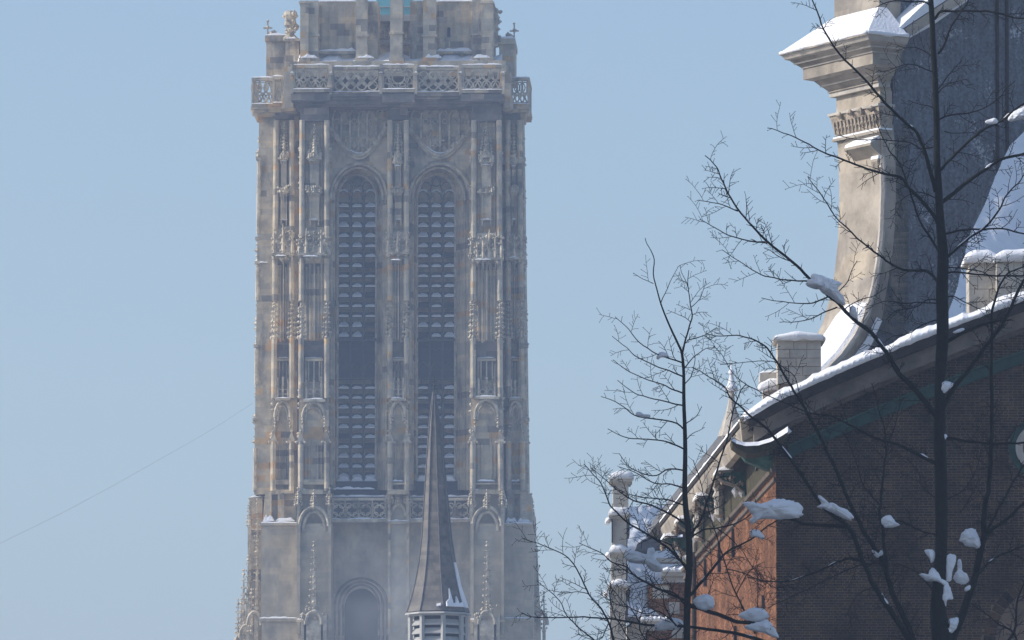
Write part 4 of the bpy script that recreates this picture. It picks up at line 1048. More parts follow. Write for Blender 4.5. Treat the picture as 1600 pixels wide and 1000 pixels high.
# ---- piers standing on the roof
def pier(px0, px1, py0, py1, Y, courses, name='pier', cap=(5, 11), lab=None, caph=12, lit=()):
    a, b = P(px0, py0, Y), P(px1, py1, Y); dep = 1.1
    core = MB(); core.box(a.x + .015, b.x - .015, Y + .015, Y + dep, b.z - 1.5, a.z - .01)
    po = core.build(name, 'mortar', church)
    if lab: tag(po, lab)
    for r in range(courses):
        zt = lerp(a.z, b.z, r / courses); zb = lerp(a.z, b.z, (r + 1) / courses) + .012
        x = a.x; k = 0
        while x < b.x - .05:
            l = random.uniform(.28, .5) * (.6 if (r % 2 and k == 0) else 1)
            x2 = min(x + l, b.x) if b.x - (x + l) > .15 else b.x
            s = MB(); pr_ = random.uniform(-.008, .008); s.box(x + (0 if x == a.x else .006), x2 - (0 if x2 == b.x else .006), Y + pr_, Y + dep + .01 if x2 == b.x or x == a.x else Y + .2, zb, zt)
            s.build('stone', 'pale_stone', po); x = x2; k += 1
    c_ = MB(); c1, c2 = P(px0 - cap[0], py0 - cap[1] * .55, Y), P(px1 + cap[0], py0, Y)
    c_.box(c1.x, c2.x, Y - .1, Y + dep + .1, a.z + .001, c1.z + .02); c_.build('cap', 'pale_stone', po)
    sn = MB(); k = 18; prev = None
    for i in range(k + 1):
        t = i / k; x = lerp(c1.x - .03, c2.x + .03, t); e_ = min(1, (math.sin(math.pi * min(max(t, .001), .999))) ** .35)
        h = caph * mp * e_ * (1 + .22 * noise.noise((t * 3.1 + px0, 0, 0)))
        dr = .035 * (1 + noise.noise((t * 6 + px0, 4, 0)))
        sec = [Vector((x, Y - .1, c1.z - dr)), Vector((x, Y - .17 * e_ - .02, c1.z + h * .35)), Vector((x, Y - .1, c1.z + h * .8)), Vector((x, Y + .2, c1.z + h)), Vector((x, Y + dep, c1.z + h)), Vector((x, Y + dep + .1, c1.z))]
        if prev:
            o = len(sn.v); sn.v += [tuple(v) for v in prev + sec]; sn.f += [(o + j, o + (j + 1) % 6, o + 6 + (j + 1) % 6, o + 6 + j) for j in range(6)]
        prev = sec
        if i in (0, k): sn.add(sec, [tuple(range(6))])
    sn.build('snow', 'snow', po, True, kind='stuff')
    return po
random.seed(9)
pier(1215, 1283, 533, 600, 168.5, 5, lab='short ashlar pier with rounded snow cap beside the volute', cap=(5, 6), caph=13)
pier(1514, 1556, 412, 492, 169.3, 4, lab='left shaft of the paired pale piers under a thick snow cap', cap=(6, 6), caph=22)
pier(1557, 1640, 410, 492, 168.9, 4, lab='right shaft of the paired pale piers at the picture edge', cap=(2, 6), caph=20)
m = MB(); a, b = P(1187, 584, 169.5), P(1214, 596, 169.5); m.box(a.x, b.x, 169.3, 170.2, b.z, a.z); lo = m.build('ledge', 'grey_stone', church)
m = MB(); a2, b2 = P(1192, 590, 169.5), P(1214, 625, 169.5); m.box(a2.x, b2.x, 169.45, 170.1, b2.z, b.z); m.build('ledge_block', 'grey_stone', lo)
m = MB()
m.tube([P(px, py, 169.35) for px, py in ((1184, 609), (1189, 606), (1196, 603), (1204, 600), (1214, 600), (1222, 598))], [.03, .1, .13, .15, .15, .1], 8)
m.tube([P(px, py, 169.6) for px, py in ((1186, 584), (1192, 583), (1204, 582.5), (1214, 583))], [.02, .05, .06, .05], 6)
m.build('snow', 'snow', lo, kind='stuff')

# finial turret behind the eaves
Yf = 172.0; c = P(1143, 600, Yf); q = Yf / F
def fz(py): return P(1143, py, Yf).z
m = MB(); m.lathe((c.x, Yf), [(22 * q, fz(682)), (13 * q, fz(655)), (8 * q, fz(640)), (5.2 * q, fz(625)), (4 * q, fz(612)), (4.5 * q, fz(611))], 8); fo = m.build('roof_finial', 'grey_stone', church)
m = MB(); m.lathe((c.x, Yf), [(4.4 * q, fz(612)), (10 * q, fz(610)), (10.5 * q, fz(606)), (7 * q, fz(603)), (4.5 * q, fz(594)), (3 * q, fz(586)), (4.8 * q, fz(584)), (4.6 * q, fz(580)), (1.6 * q, fz(577)), (1 * q, fz(570)), (.4 * q, fz(562))], 10)
m.build('snow', 'snow', fo, True, kind='stuff')

# ---- volute gable
N1 = Vector((-.866, -.5, 0)); N2 = Vector((.5, -.866, 0)); A2 = -N1; B2 = -N2
VY = 185.0; VQ = P(1376, 300, VY); TH = 2.05
def V(px, py, b=0.0): return PL(px, py, VQ + B2 * b, N2)
edge = [(1374, -40), (1374, 100), (1374, 195), (1377, 245), (1378, 300), (1376, 360), (1371, 410), (1364, 450), (1352, 492), (1336, 525), (1314, 556), (1290, 580), (1262, 598)]
gab = MB(); near = [V(px, py) for px, py in edge[2:]]
gab.prism(near + [V(1420, 640), V(1420, 195)], B2 * TH)
go = gab.build('volute_gable', 'gable_stone', church); tag(go, 'pale stone volute gable catching the sun')
m = MB(); a_ = [V(px, py) + N2 * .06 for px, py in edge[2:]]; b_ = [V(px + 20 + max(0, (py - 450)) * .12, py + max(0, py - 470) * .12) + N2 * .06 for px, py in edge[2:]]
m.strip(a_, b_, B2 * .05); m.build('stone_margin', 'gable_stone', go)
m = MB(); m.tube([V(px, py) + N2 * .06 for px, py in edge[3:]], .09, 6); m.build('edge_roll', 'grey_stone', go)
m = MB(); m.prism([V(1396, -60), V(1396, 300), V(1394, 380), V(1384, 460), V(1350, 560), V(1340, 640), V(1760, 640), V(1760, -60)], B2 * .4)
bk = m.build('back_wall', 'slate_cladding', church); tag(bk, 'dark slate hung back of the gable in shade')
for px in (1557, 1572):
    m = MB(); a = V(px, -60) + N2 * .02; b = V(px + 2, 500) + N2 * .02; m.tube([a, b], .05, 6); m.build('seam', 'dark_wood', bk)
m = MB(); dsn = [(1337, 548), (1310, 572), (1290, 585)]
# snow bedded in the foot of the scroll
foot = [(1362, 465), (1352, 492), (1336, 525), (1314, 556), (1290, 580), (1262, 598)]
m = MB(); nf = [V(px, py) for px, py in foot]
for i in range(len(nf) - 1):
    up0, up1 = N1 * .10 + Vector((0, 0, .10)), N1 * .10 + Vector((0, 0, .10))
    if i == 0: up0 = up0 * .05
    ba, bb = TH * (.0), TH * (.55 + .09 * i)
    ba2, bb2 = 0.0, TH * (.55 + .09 * (i + 1))
    p0, p1 = nf[i], nf[i + 1]
    m.hexa([p0 + B2 * ba + N2 * .02, p1 + B2 * ba2 + N2 * .02, p1 + B2 * bb2, p0 + B2 * bb], [p0 + B2 * (ba + .1) + up0, p1 + B2 * (ba2 + .1) + up1, p1 + B2 * (bb2 - .06) + up1, p0 + B2 * (bb - .06) + up0])
mar = [V(px + 14, py + 6) + N2 * .08 for px, py in foot]; mar2 = [V(px + 22, py + 10 + max(0, py - 480) * .1) + N2 * .08 for px, py in foot]
for i in range(1, len(mar) - 1): m.prism([mar[i], mar[i + 1], mar2[i + 1] + N2 * .0, mar2[i]], N2 * .06 + Vector((0, 0, .03)))
m.build('snow', 'snow', go, kind='stuff')
# pilaster block, capital, entablature
O = V(1376, 200); O = Vector((O.x, O.y, 0))
def ez2(py): return V(1376, py).z
def slab(name, o, py0, py1, material, par=go, right=1.0, o2=None):
    o2 = o if o2 is None else o2
    def rg(oo, z): return [O + N1 * oo + N2 * oo + Vector((0, 0, z)), O + A2 * right + N2 * oo + Vector((0, 0, z)), O + A2 * right + B2 * (TH + oo) + Vector((0, 0, z)), O + N1 * oo + B2 * (TH + oo) + Vector((0, 0, z))]
    m = MB(); m.hexa(rg(o2, ez2(py1)), rg(o, ez2(py0))); return m.build(name, material, par)
slab('pilaster', .0, 140, 196, 'gable_stone', right=.36)
slab('frieze', .03, 136, 172, 'gable_stone', right=.3)
slab('capital', .17, 166, 200, 'carved_stone', right=.32, o2=.03)
slab('abacus', .2, 163, 167, 'grey_stone', right=.32)
slab('necking', .12, 203, 207, 'gable_stone', right=.3); slab('snow', .1, 200, 203, 'snow', right=.3)
for nm_, o1_, y0_, y1_, o2_, mt_ in (('architrave', .16, 130, 137, None, 'grey_stone'), ('fillet', .2, 128, 130, None, 'gable_stone'), ('cavetto', .30, 120, 128, .17, 'gable_stone'), ('fillet', .34, 118, 120, None, 'grey_stone'),
                                     ('ovolo', .46, 110, 118, .34, 'gable_stone'), ('soffit', .64, 107.5, 110, .48, 'grey_stone'), ('corona', .66, 90, 107.5, None, 'gable_stone'), ('fillet', .70, 88, 90, None, 'grey_stone'),
                                     ('bed_mould', .80, 83, 88, .70, 'gable_stone'), ('fillet', .84, 81, 83, None, 'grey_stone'), ('bed_mould', .92, 76, 81, .84, 'gable_stone'), ('drip', 1.02, 74.5, 76, .94, 'grey_stone'),
                                     ('cyma', 1.08, 67.5, 74.5, 1.0, 'grey_stone'), ('fillet', 1.12, 64, 67.5, None, 'gable_stone')):
    slab(nm_, o1_, y0_, y1_, mt_, right=.2, o2=o2_)
def hip(name, o0, py0, o1, py1, material):
    return slab(name, o1, py1, py0, material, right=.15, o2=o0)
h_ = hip('cornice_snow', 1.12, 63.9, .1, 12, 'snow'); h_['kind'] = 'stuff'
m = MB()                          # uneven lip of snow along the cornice edge
def lip(a, b):
    k = 16; pp_ = [a.lerp(b, i / k) for i in range(k + 1)]
    m.tube([p + Vector((0, 0, .02 * noise.noise(p * 2))) for p in pp_], [max(.015, .05 + .05 * noise.noise(p * 2.3)) for p in pp_], 6)
zc = ez2(63.9); cA = O + N1 * 1.1 + N2 * 1.1; cB = O + N1 * 1.1 + B2 * (TH + 1.1); cC = O + A2 * .15 + N2 * 1.1
lip(Vector((cA.x, cA.y, zc)), Vector((cB.x, cB.y, zc))); lip(Vector((cA.x, cA.y, zc)), Vector((cC.x, cC.y, zc)))
m.build('snow_lip', 'snow', go, True, kind='stuff')
slab('pedestal', .06, -60, 40, 'gable_stone', right=.6)
# carved flutes and leaf knobs on the capital
m = MB()
for k in range(12):
    t = (k + .5) / 12; p = O + N1 * .14 + B2 * (TH * t)
    m.ring(Vector((p.x, p.y, ez2(184))), B2, Vector((0, 0, 1)), .085, .025, 10, 4); m.tube([Vector((p.x, p.y, ez2(197))), Vector((p.x, p.y, ez2(178))) + N1 * .05], .03, 4)
    if k % 3 == 0: m.rock(Vector((p.x, p.y, ez2(170))) + N1 * .09, .12)
m.build('capital_leaves', 'carved_stone', go)
# sloping ledges with snow below the capital
for (py0, py1, o, bb0, bb1) in ((216, 228, .32, .0, 1.25), (248, 252, .12, -.05, .3)):
    m = MB(); z0_, z1_ = ez2(py1), ez2(py0)
    base = [O + B2 * bb0, O + B2 * bb1]
    m.hexa([base[0] + N1 * o + Vector((0, 0, z0_)), base[0] + Vector((0, 0, z0_ - .25)), base[1] + Vector((0, 0, z0_ - .25)), base[1] + N1 * o + Vector((0, 0, z0_))],
           [base[0] + N1 * o + Vector((0, 0, z0_ + .06)), base[0] + Vector((0, 0, z1_)), base[1] + Vector((0, 0, z1_)), base[1] + N1 * o + Vector((0, 0, z0_ + .06))])
    lo = m.build('weathering', 'gable_stone', go)
    m = MB(); m.hexa([base[0] + N1 * o + Vector((0, 0, z0_ + .065)), base[0] + Vector((0, 0, z1_ + .01)), base[1] + Vector((0, 0, z1_ + .01)), base[1] + N1 * o + Vector((0, 0, z0_ + .065))],
                     [base[0] + N1 * o * .9 + Vector((0, 0, z0_ + .15)), base[0] + Vector((0, 0, z1_ + .1)), base[1] + Vector((0, 0, z1_ + .1)), base[1] + N1 * o * .9 + Vector((0, 0, z0_ + .15))])
    m.build('snow', 'snow', lo, kind='stuff')
# raking cornice climbing the back to the right
def rakeV(name, p, material, t):
    m = MB(); m.prism([V(*q) for q in p], N2 * t); return m.build(name, material, church)
rakeV('raking_mould', [(1385, 52), (1392, 64), (1500, -6), (1620, -84), (1600, -94), (1470, -4)], 'gable_stone', .9)
rakeV('raking_snow', [(1392, 64), (1400, 66), (1440, 44), (1500, 2), (1620, -76), (1615, -84), (1497, -6)], 'snow', .5)['kind'] = 'stuff'
rakeV('raking_snow', [(1375, 52), (1385, 50), (1470, -6), (1440, -10)], 'snow', .85)['kind'] = 'stuff'
# snowed-up roof slope against the gable
RN = Vector((.5, -.6, .62)).normalized(); RQ = P(1500, 410, 179.0)
pts = [(1640, 170), (1600, 205), (1578, 228), (1568, 248), (1556, 274), (1545, 305), (1533, 332), (1518, 362), (1508, 392), (1502, 420), (1492, 460), (1478, 500), (1450, 560), (1640, 560)]
SNOWROOF = list(pts)
m = MB(); m.box(P(1240, 500, 187).x, P(1760, 500, 187).x, 187.5, 205, 0, P(1400, 640, 187).z); m.build('nave_body', 'grey_stone', church)

# ================================================================== STEPPED SIDE CHAPEL
HY = 215.0; hp = HY / F
chapel = empty('side_chapel', (0, 0, 0)); tag(chapel, 'low chapel with stepped stone pier and deep snow on its roof', 'chapel')
def hbox(m, px0, px1, py0, py1, y0, y1):
    a, b = P(px0, py0, HY), P(px1, py1, HY); m.box(a.x, b.x, HY + y0, HY + y1, b.z if py1 < 1500 else 0, a.z); return m
steps = [(957, 982, 753, 800, 952, 988, 746, 734), (955, 979, 808, 858, 951, 984, 803, 790), (954, 978, 866, 914, 952, 979, 861, 849), (952, 980, 919, 2000, 950, 983, 914, 904)]
for (a, b, t, bo, ca, cb_, ct, st) in steps:
    m = MB(); hbox(m, a + 1, b, t, bo, 0, 1.0); po = m.build('pier', 'pale_stone', chapel)
    m = MB(); hbox(m, ca, cb_, ct, t, -.12, 1.1); hbox(m, ca + 2, cb_ - 2, t, t + 3, -.06, 1.05); m.build('cap', 'pale_stone', po)
    sn = MB(); prev = None; k = 14
    for i in range(k + 1):
        t_ = i / k; x = lerp(P(ca - 1, 0, HY).x, P(cb_ + 1, 0, HY).x, t_); zz = P(ca, ct, HY).z; e_ = max(.05, math.sin(math.pi * min(max(t_, .001), .999))) ** .4
        h = (ct - st) * hp * e_ * (1 + .25 * noise.noise((t_ * 3 + ca + ct, 0, 0)))
        sec = [Vector((x, HY - .14, zz - .05)), Vector((x, HY - .16 * e_, zz + h * .4)), Vector((x, HY - .08, zz + h * .85)), Vector((x, HY + .25, zz + h)), Vector((x, HY + 1.0, zz + h)), Vector((x, HY + 1.1, zz))]
        if prev:
            o = len(sn.v); sn.v += [tuple(v) for v in prev + sec]; sn.f += [(o + j, o + (j + 1) % 6, o + 6 + (j + 1) % 6, o + 6 + j) for j in range(6)]
        if i in (0, k): sn.add(sec, [tuple(range(6))])
        prev = sec
    sn.build('snow', 'snow', po, True, kind='stuff')
m = MB(); hbox(m, 955.5, 957.2, 812, 848, -.12, .1); m.build('downpipe', 'iron', chapel)
m = MB(); hbox(m, 976, 984, 805, 835, .2, 1.6); hbox(m, 980, 984, 918, 960, .2, 1.6); m.build('pier_return', 'roof_slate', chapel)
# small snow lumps hanging on the outer side of the steps
for (px, py) in ((952, 812), (952, 866), (949, 926)):
    m = MB(); c = P(px, py, HY - .1)
    m.tube([(c.x, c.y - .05, c.z + .03), (c.x - .04, c.y + .1, c.z), (c.x - .05, c.y + .5, c.z - .03), (c.x, c.y + .8, c.z + .02)], [.03, .08, .09, .04], 7)
    m.build('snow', 'snow', chapel, kind='stuff')
# roof slope in shade, facing the viewer and right
RN2 = Vector((.42, -.62, .62)).normalized(); RQ2 = P(1000, 900, HY + 1.2)
rp = [(980, 792), (1000, 790), (1030, 791), (1075, 802), (1100, 830), (1100, 905), (1060, 935), (1046, 962), (980, 966)]
def lumpy(poly, q, nn, amp, sc, step):
    xs = [p[0] for p in poly]; ys = [p[1] for p in poly]; m = MB(); idx = {}
    def inside(x, y):
        c_ = False
        for (x1, y1), (x2, y2) in zip(poly, poly[1:] + poly[:1]):
            if (y1 > y) != (y2 > y) and x < (x2 - x1) * (y - y1) / (y2 - y1) + x1: c_ = not c_
        return c_
    def vid(i, j_):
        if (i, j_) not in idx:
            p = PL(min(xs) + i * step, min(ys) + j_ * step, q, nn)
            h = noise.noise(p * sc) * amp + noise.noise(p * sc * 3.1) * amp * .4
            m.v.append(tuple(p + nn * h)); idx[(i, j_)] = len(m.v) - 1
        return idx[(i, j_)]
    for i in range(int((max(xs) - min(xs)) / step)):
        for j_ in range(int((max(ys) - min(ys)) / step)):
            if inside(min(xs) + (i + .5) * step, min(ys) + (j_ + .5) * step):
                m.f.append((vid(i, j_), vid(i, j_ + 1), vid(i + 1, j_ + 1), vid(i + 1, j_)))
    return m
m = MB(); m.prism([PL(px, py, RQ2, RN2) - RN2 * .16 for px, py in rp], -RN2 * .05); ro = m.build('roof', 'roof_slate', chapel)
lumpy(rp, RQ2, RN2, .13, 1.3, 1.2).build('snow', 'snow', ro, True, kind='stuff')
rs = [(991, 862), (994, 853), (1004, 846), (1016, 842), (1024, 838), (1038, 845), (1040, 858), (1026, 861), (1012, 866), (1000, 864)]
m = MB(); m.prism([PL(px, py, RQ2, RN2) + RN2 * .1 for px, py in rs], -RN2 * .2); m.build('bare_slates', 'roof_slate', ro)
m = MB(); hbox(m, 1026, 1085, 869, 876, .6, 1.4); m.build('roof_ledge', 'grey_stone', chapel)
m = MB(); hbox(m, 1012, 1050, 806, 812, 3.0, 3.4); m.build('roof_ledge', 'grey_stone', chapel)
for (a, b, t, bt, y0) in ((1034, 1100, 889, 901, -.3), (1001, 1042, 966, 976, -.2), (984, 998, 962, 974, .1)):
    m = MB(); hbox(m, a, b, t + 4, bt, y0, 1.0); hbox(m, a + 3, b, bt, bt + 9, y0 + .12, 1.0); po = m.build('coping', 'grey_stone', chapel)
    m = MB(); prev = None
    for i in range(13):
        px = lerp(a - 2, b, i / 12); h = random.uniform(6, 10) if 0 < i else 3
        sec = [P(px, t + 5, HY + y0 - .05), P(px, t + 5 - h * .5, HY + y0 - .12), P(px, t + 5 - h, HY + y0 + .1), P(px, t + 4 - h, HY + 1.0), P(px, t + 5, HY + 1.0)]
        if prev:
            o = len(m.v); m.v += [tuple(v) for v in prev + sec]; m.f += [(o + j, o + (j + 1) % 5, o + 5 + (j + 1) % 5, o + 5 + j) for j in range(5)]
        prev = sec
    m.build('snow', 'snow', po, True, kind='stuff')
m = MB(); hbox(m, 1012, 1100, 911, 2000, .3, 3); m.build('wall', 'mortar_lit', chapel)
wallo = MB(); hbox(wallo, 980, 1012, 976, 2000, .3, 3); wallo.build('wall', 'grey_stone', chapel)
cw = MB(); cr_ = []
a, b = P(1013, 911, HY), P(1098, 1010, HY); z = b.z
r = 0
while z < a.z - .1:
    x = a.x - (.1 if r % 2 else 0)
    while x < b.x:
        l = .21
        cw.box(max(x, a.x), x + l, HY + .28 + random.uniform(-.01, .01), HY + .33, z, z + .075); cr_ += [random.random()] * 6
        x += l + .015
    z += .09; r += 1
brick_field(cw, cr_, 'bricks', 'brick_orange', chapel)
for (px0, px1, py0, py1) in ((1020, 1046, 914, 934), (1044, 1062, 940, 958), (1014, 1034, 960, 980), (1050, 1070, 976, 996)):
    m = MB(); hbox(m, px0, px1, py0, py1, .22, .4); m.build('stone', 'grey_stone', chapel)

# ================================================================== TALL BUILDING LEFT OF THE VIEW (its shade falls on the trees)
hall = empty('tall_building', (-19, 122, 0)); tag(hall, 'tall brick building left of the view that shades the trees', 'building')
m = MB(); m.box(-6.5, 6.5, -25, 24, 0, 29); m.build('wall', 'grey_stone', hall)
m = MB(); m.prism([(-7, -25.5, 29), (-3, -25.5, 33.5), (3, -25.5, 33.5), (7, -25.5, 29)], (0, 50, 0)); m.build('roof', 'roof_slate', hall)
for fl in range(7):
    for k in range(9):
        m = MB(); y = -22 + k * 5.3; z = 2.5 + fl * 3.7; m.box(6.49, 6.56, y, y + 1.5, z, z + 2.1); m.build('window', 'window_glass', hall)

lumpy(SNOWROOF, RQ, RN, .07, .8, 1.0).build('snowy_roof', 'snow', church, True, kind='stuff')
# ================================================================== BARE TREES
BRANCHES = []                     # (points px, Y of each point) for the snow to find its branch
def make_tree(name, label, Y, trunk, branches, seed, tdens):
    random.seed(seed)
    s = Y / F
    base = P(trunk[-1][0], trunk[-1][1], Y)
    root = empty(name, (0, 0, 0)); tag(root, label, 'tree', None)
    def line(ps, k, y0):
        out = []; L_ = 0; prev = None
        for px, py in ps:
            if prev: L_ += math.hypot(px - prev[0], py - prev[1])
            yy = y0 + k * L_ * s; out.append((px, py, yy)); prev = (px, py)
        return out
    def smooth(ps, radii, sub=4):
        # Catmull-Rom through the picked points
        out, rr = [], []
        for i in range(len(ps) - 1):
            p0 = Vector(ps[max(i - 1, 0)]); p1 = Vector(ps[i]); p2 = Vector(ps[i + 1]); p3 = Vector(ps[min(i + 2, len(ps) - 1)])
            for q in range(sub):
                t = q / sub
                out.append(.5 * ((2 * p1) + (p2 - p0) * t + (2 * p0 - 5 * p1 + 4 * p2 - p3) * t * t + (3 * p1 - p0 - 3 * p2 + p3) * t ** 3))
                rr.append(lerp(radii[i], radii[i + 1], t))
        out.append(Vector(ps[-1])); rr.append(radii[-1]); return out, rr
    # trunk
    tp, trr = smooth([(px, py, Y) for px, py, r in trunk], [r * s for px, py, r in trunk], 3)
    W = [P(p.x, p.y, p.z) for p in tp]
    W = W + [Vector((W[-1].x, W[-1].y, W[-1].z * .5)), Vector((W[-1].x + .05, W[-1].y, 0))]; trr = trr + [trr[-1] * 1.25, trr[-1] * 1.7]
    W = [p + Vector((noise.noise(p * 1.3) * .02, noise.noise(p * 1.1 + Vector((3, 0, 0))) * .02, 0)) for p in W]
    m = MB(); m.tube(W, trr, 10); to = m.build('trunk', 'bark', root, True)
    BRANCHES.append([(p.x, p.y, p.z) for p in tp])
    for bi, (ps, r0, r1, tw) in enumerate(branches):
        k = random.choice((-1, 1)) * random.uniform(.15, .55)
        if r0 > 4: k *= .4
        lp = line(ps, k, Y)
        n_ = len(lp); rad = [lerp(r0, r1, (i / (n_ - 1)) ** .8) * s for i in range(n_)]
        sp2, rr = smooth(lp, rad, 4)
        BRANCHES.append([(p.x, p.y, p.z) for p in sp2])
        # slight natural crook
        jit = [Vector((p.x + noise.noise((p.x * .06, p.y * .06, bi)) * 1.5, p.y + noise.noise((p.y * .06, p.x * .06, bi + 9)) * 1.5, p.z)) for p in sp2]
        jit[0] = sp2[0]
        m = MB(); m.tube([P(p.x, p.y, p.z) for p in jit], [max(q, .0042) for q in rr], 6)
        bo = m.build('branch', 'bark' if r0 > 2 else 'twig_bark', root, True)
        if r0 > 1.7:              # thin broken lines of snow left on top of the limb
            sn = MB(); i = 2
            while i < len(jit) - 4:
                L_ = random.randint(2, 4)
                if random.random() < .10:
                    seg = jit[i:i + L_ + 1]; rs = rr[i:i + L_ + 1]
                    if abs(seg[-1].x - seg[0].x) > .6 * abs(seg[-1].y - seg[0].y):
                        sn.tube([P(p.x, p.y, p.z) + Vector((0, 0, q * .8)) for p, q in zip(seg, rs)], [max(.004, q * random.uniform(.5, .95)) if 0 < k_ < len(seg) - 1 else .003 for k_, q in enumerate(rs)], 6)
                i += L_
            if sn.v: sn.build('snow', 'snow', bo, True, kind='stuff')
        # twigs
        t = MB(); acc = random.uniform(4, 14); sd_ = random.choice((-1, 1)); total = 0
        for i in range(1, len(jit)):
            seg = math.hypot(jit[i].x - jit[i - 1].x, jit[i].y - jit[i - 1].y); acc -= seg; total += seg
            while acc < 0:
                acc += random.uniform(6, 15) / (tw * tdens * (.62 if name == 'bare_tree' and Y > 122 and ps[0][1] < 720 else 1.5 if ps[0][1] > 700 and ps[0][0] > 1300 else 1.0)); sd_ = -sd_ if random.random() < .8 else sd_
                d = Vector((jit[i].x - jit[i - 1].x, jit[i].y - jit[i - 1].y)); 
                if d.length < 1e-6: continue
                d.normalize(); ang = sd_ * R(random.uniform(26, 58)); ca, sa = math.cos(ang), math.sin(ang)
                dd = Vector((d.x * ca - d.y * sa, d.x * sa + d.y * ca))
                ln = random.uniform(5, 12) if random.random() < .45 else random.uniform(14, 46)
                zz = jit[i].z; kz = random.uniform(-.6, .6) * s
                def shoot(x, y, z_, dd, ln, r_a, depth):
                    ptt = [P(x, y, z_)]; cur = dd.copy(); nseg = 4 if ln < 16 else 7; kz = random.uniform(-.7, .7) * s
                    cu = random.uniform(-.08, .08); pos = []
                    for q in range(nseg):
                        a = cu + random.uniform(-.12, .12); c_, s_ = math.cos(a), math.sin(a)
                        cur = Vector((cur.x * c_ - cur.y * s_, cur.x * s_ + cur.y * c_)); 
                        x += cur.x * ln / nseg; y += cur.y * ln / nseg; z_ += kz * ln / nseg
                        ptt.append(P(x, y, z_)); pos.append((x, y, z_, cur.copy()))
                    t.tube(ptt, [lerp(r_a, .0033, q / nseg) for q in range(nseg + 1)], 4)
                    if random.random() < .7: t.rock(ptt[-1], .009)
                    if depth and ln > 12:
                        for q in pos[:-1]:
                            if random.random() < .75:
                                a = random.choice((-1, 1)) * R(random.uniform(35, 70)); c_, s_ = math.cos(a), math.sin(a)
                                shoot(q[0], q[1], q[2], Vector((q[3].x * c_ - q[3].y * s_, q[3].x * s_ + q[3].y * c_)), random.uniform(4, 15), r_a * .75, 0)
                shoot(jit[i].x, jit[i].y, zz, dd, ln, min(max(rr[i] * .55, .0042), .0075), 1)
        t.rock(P(jit[-1].x, jit[-1].y, jit[-1].z), .011)
        if t.v: t.build('twigs', 'twig_bark', bo, kind='stuff')
    return root

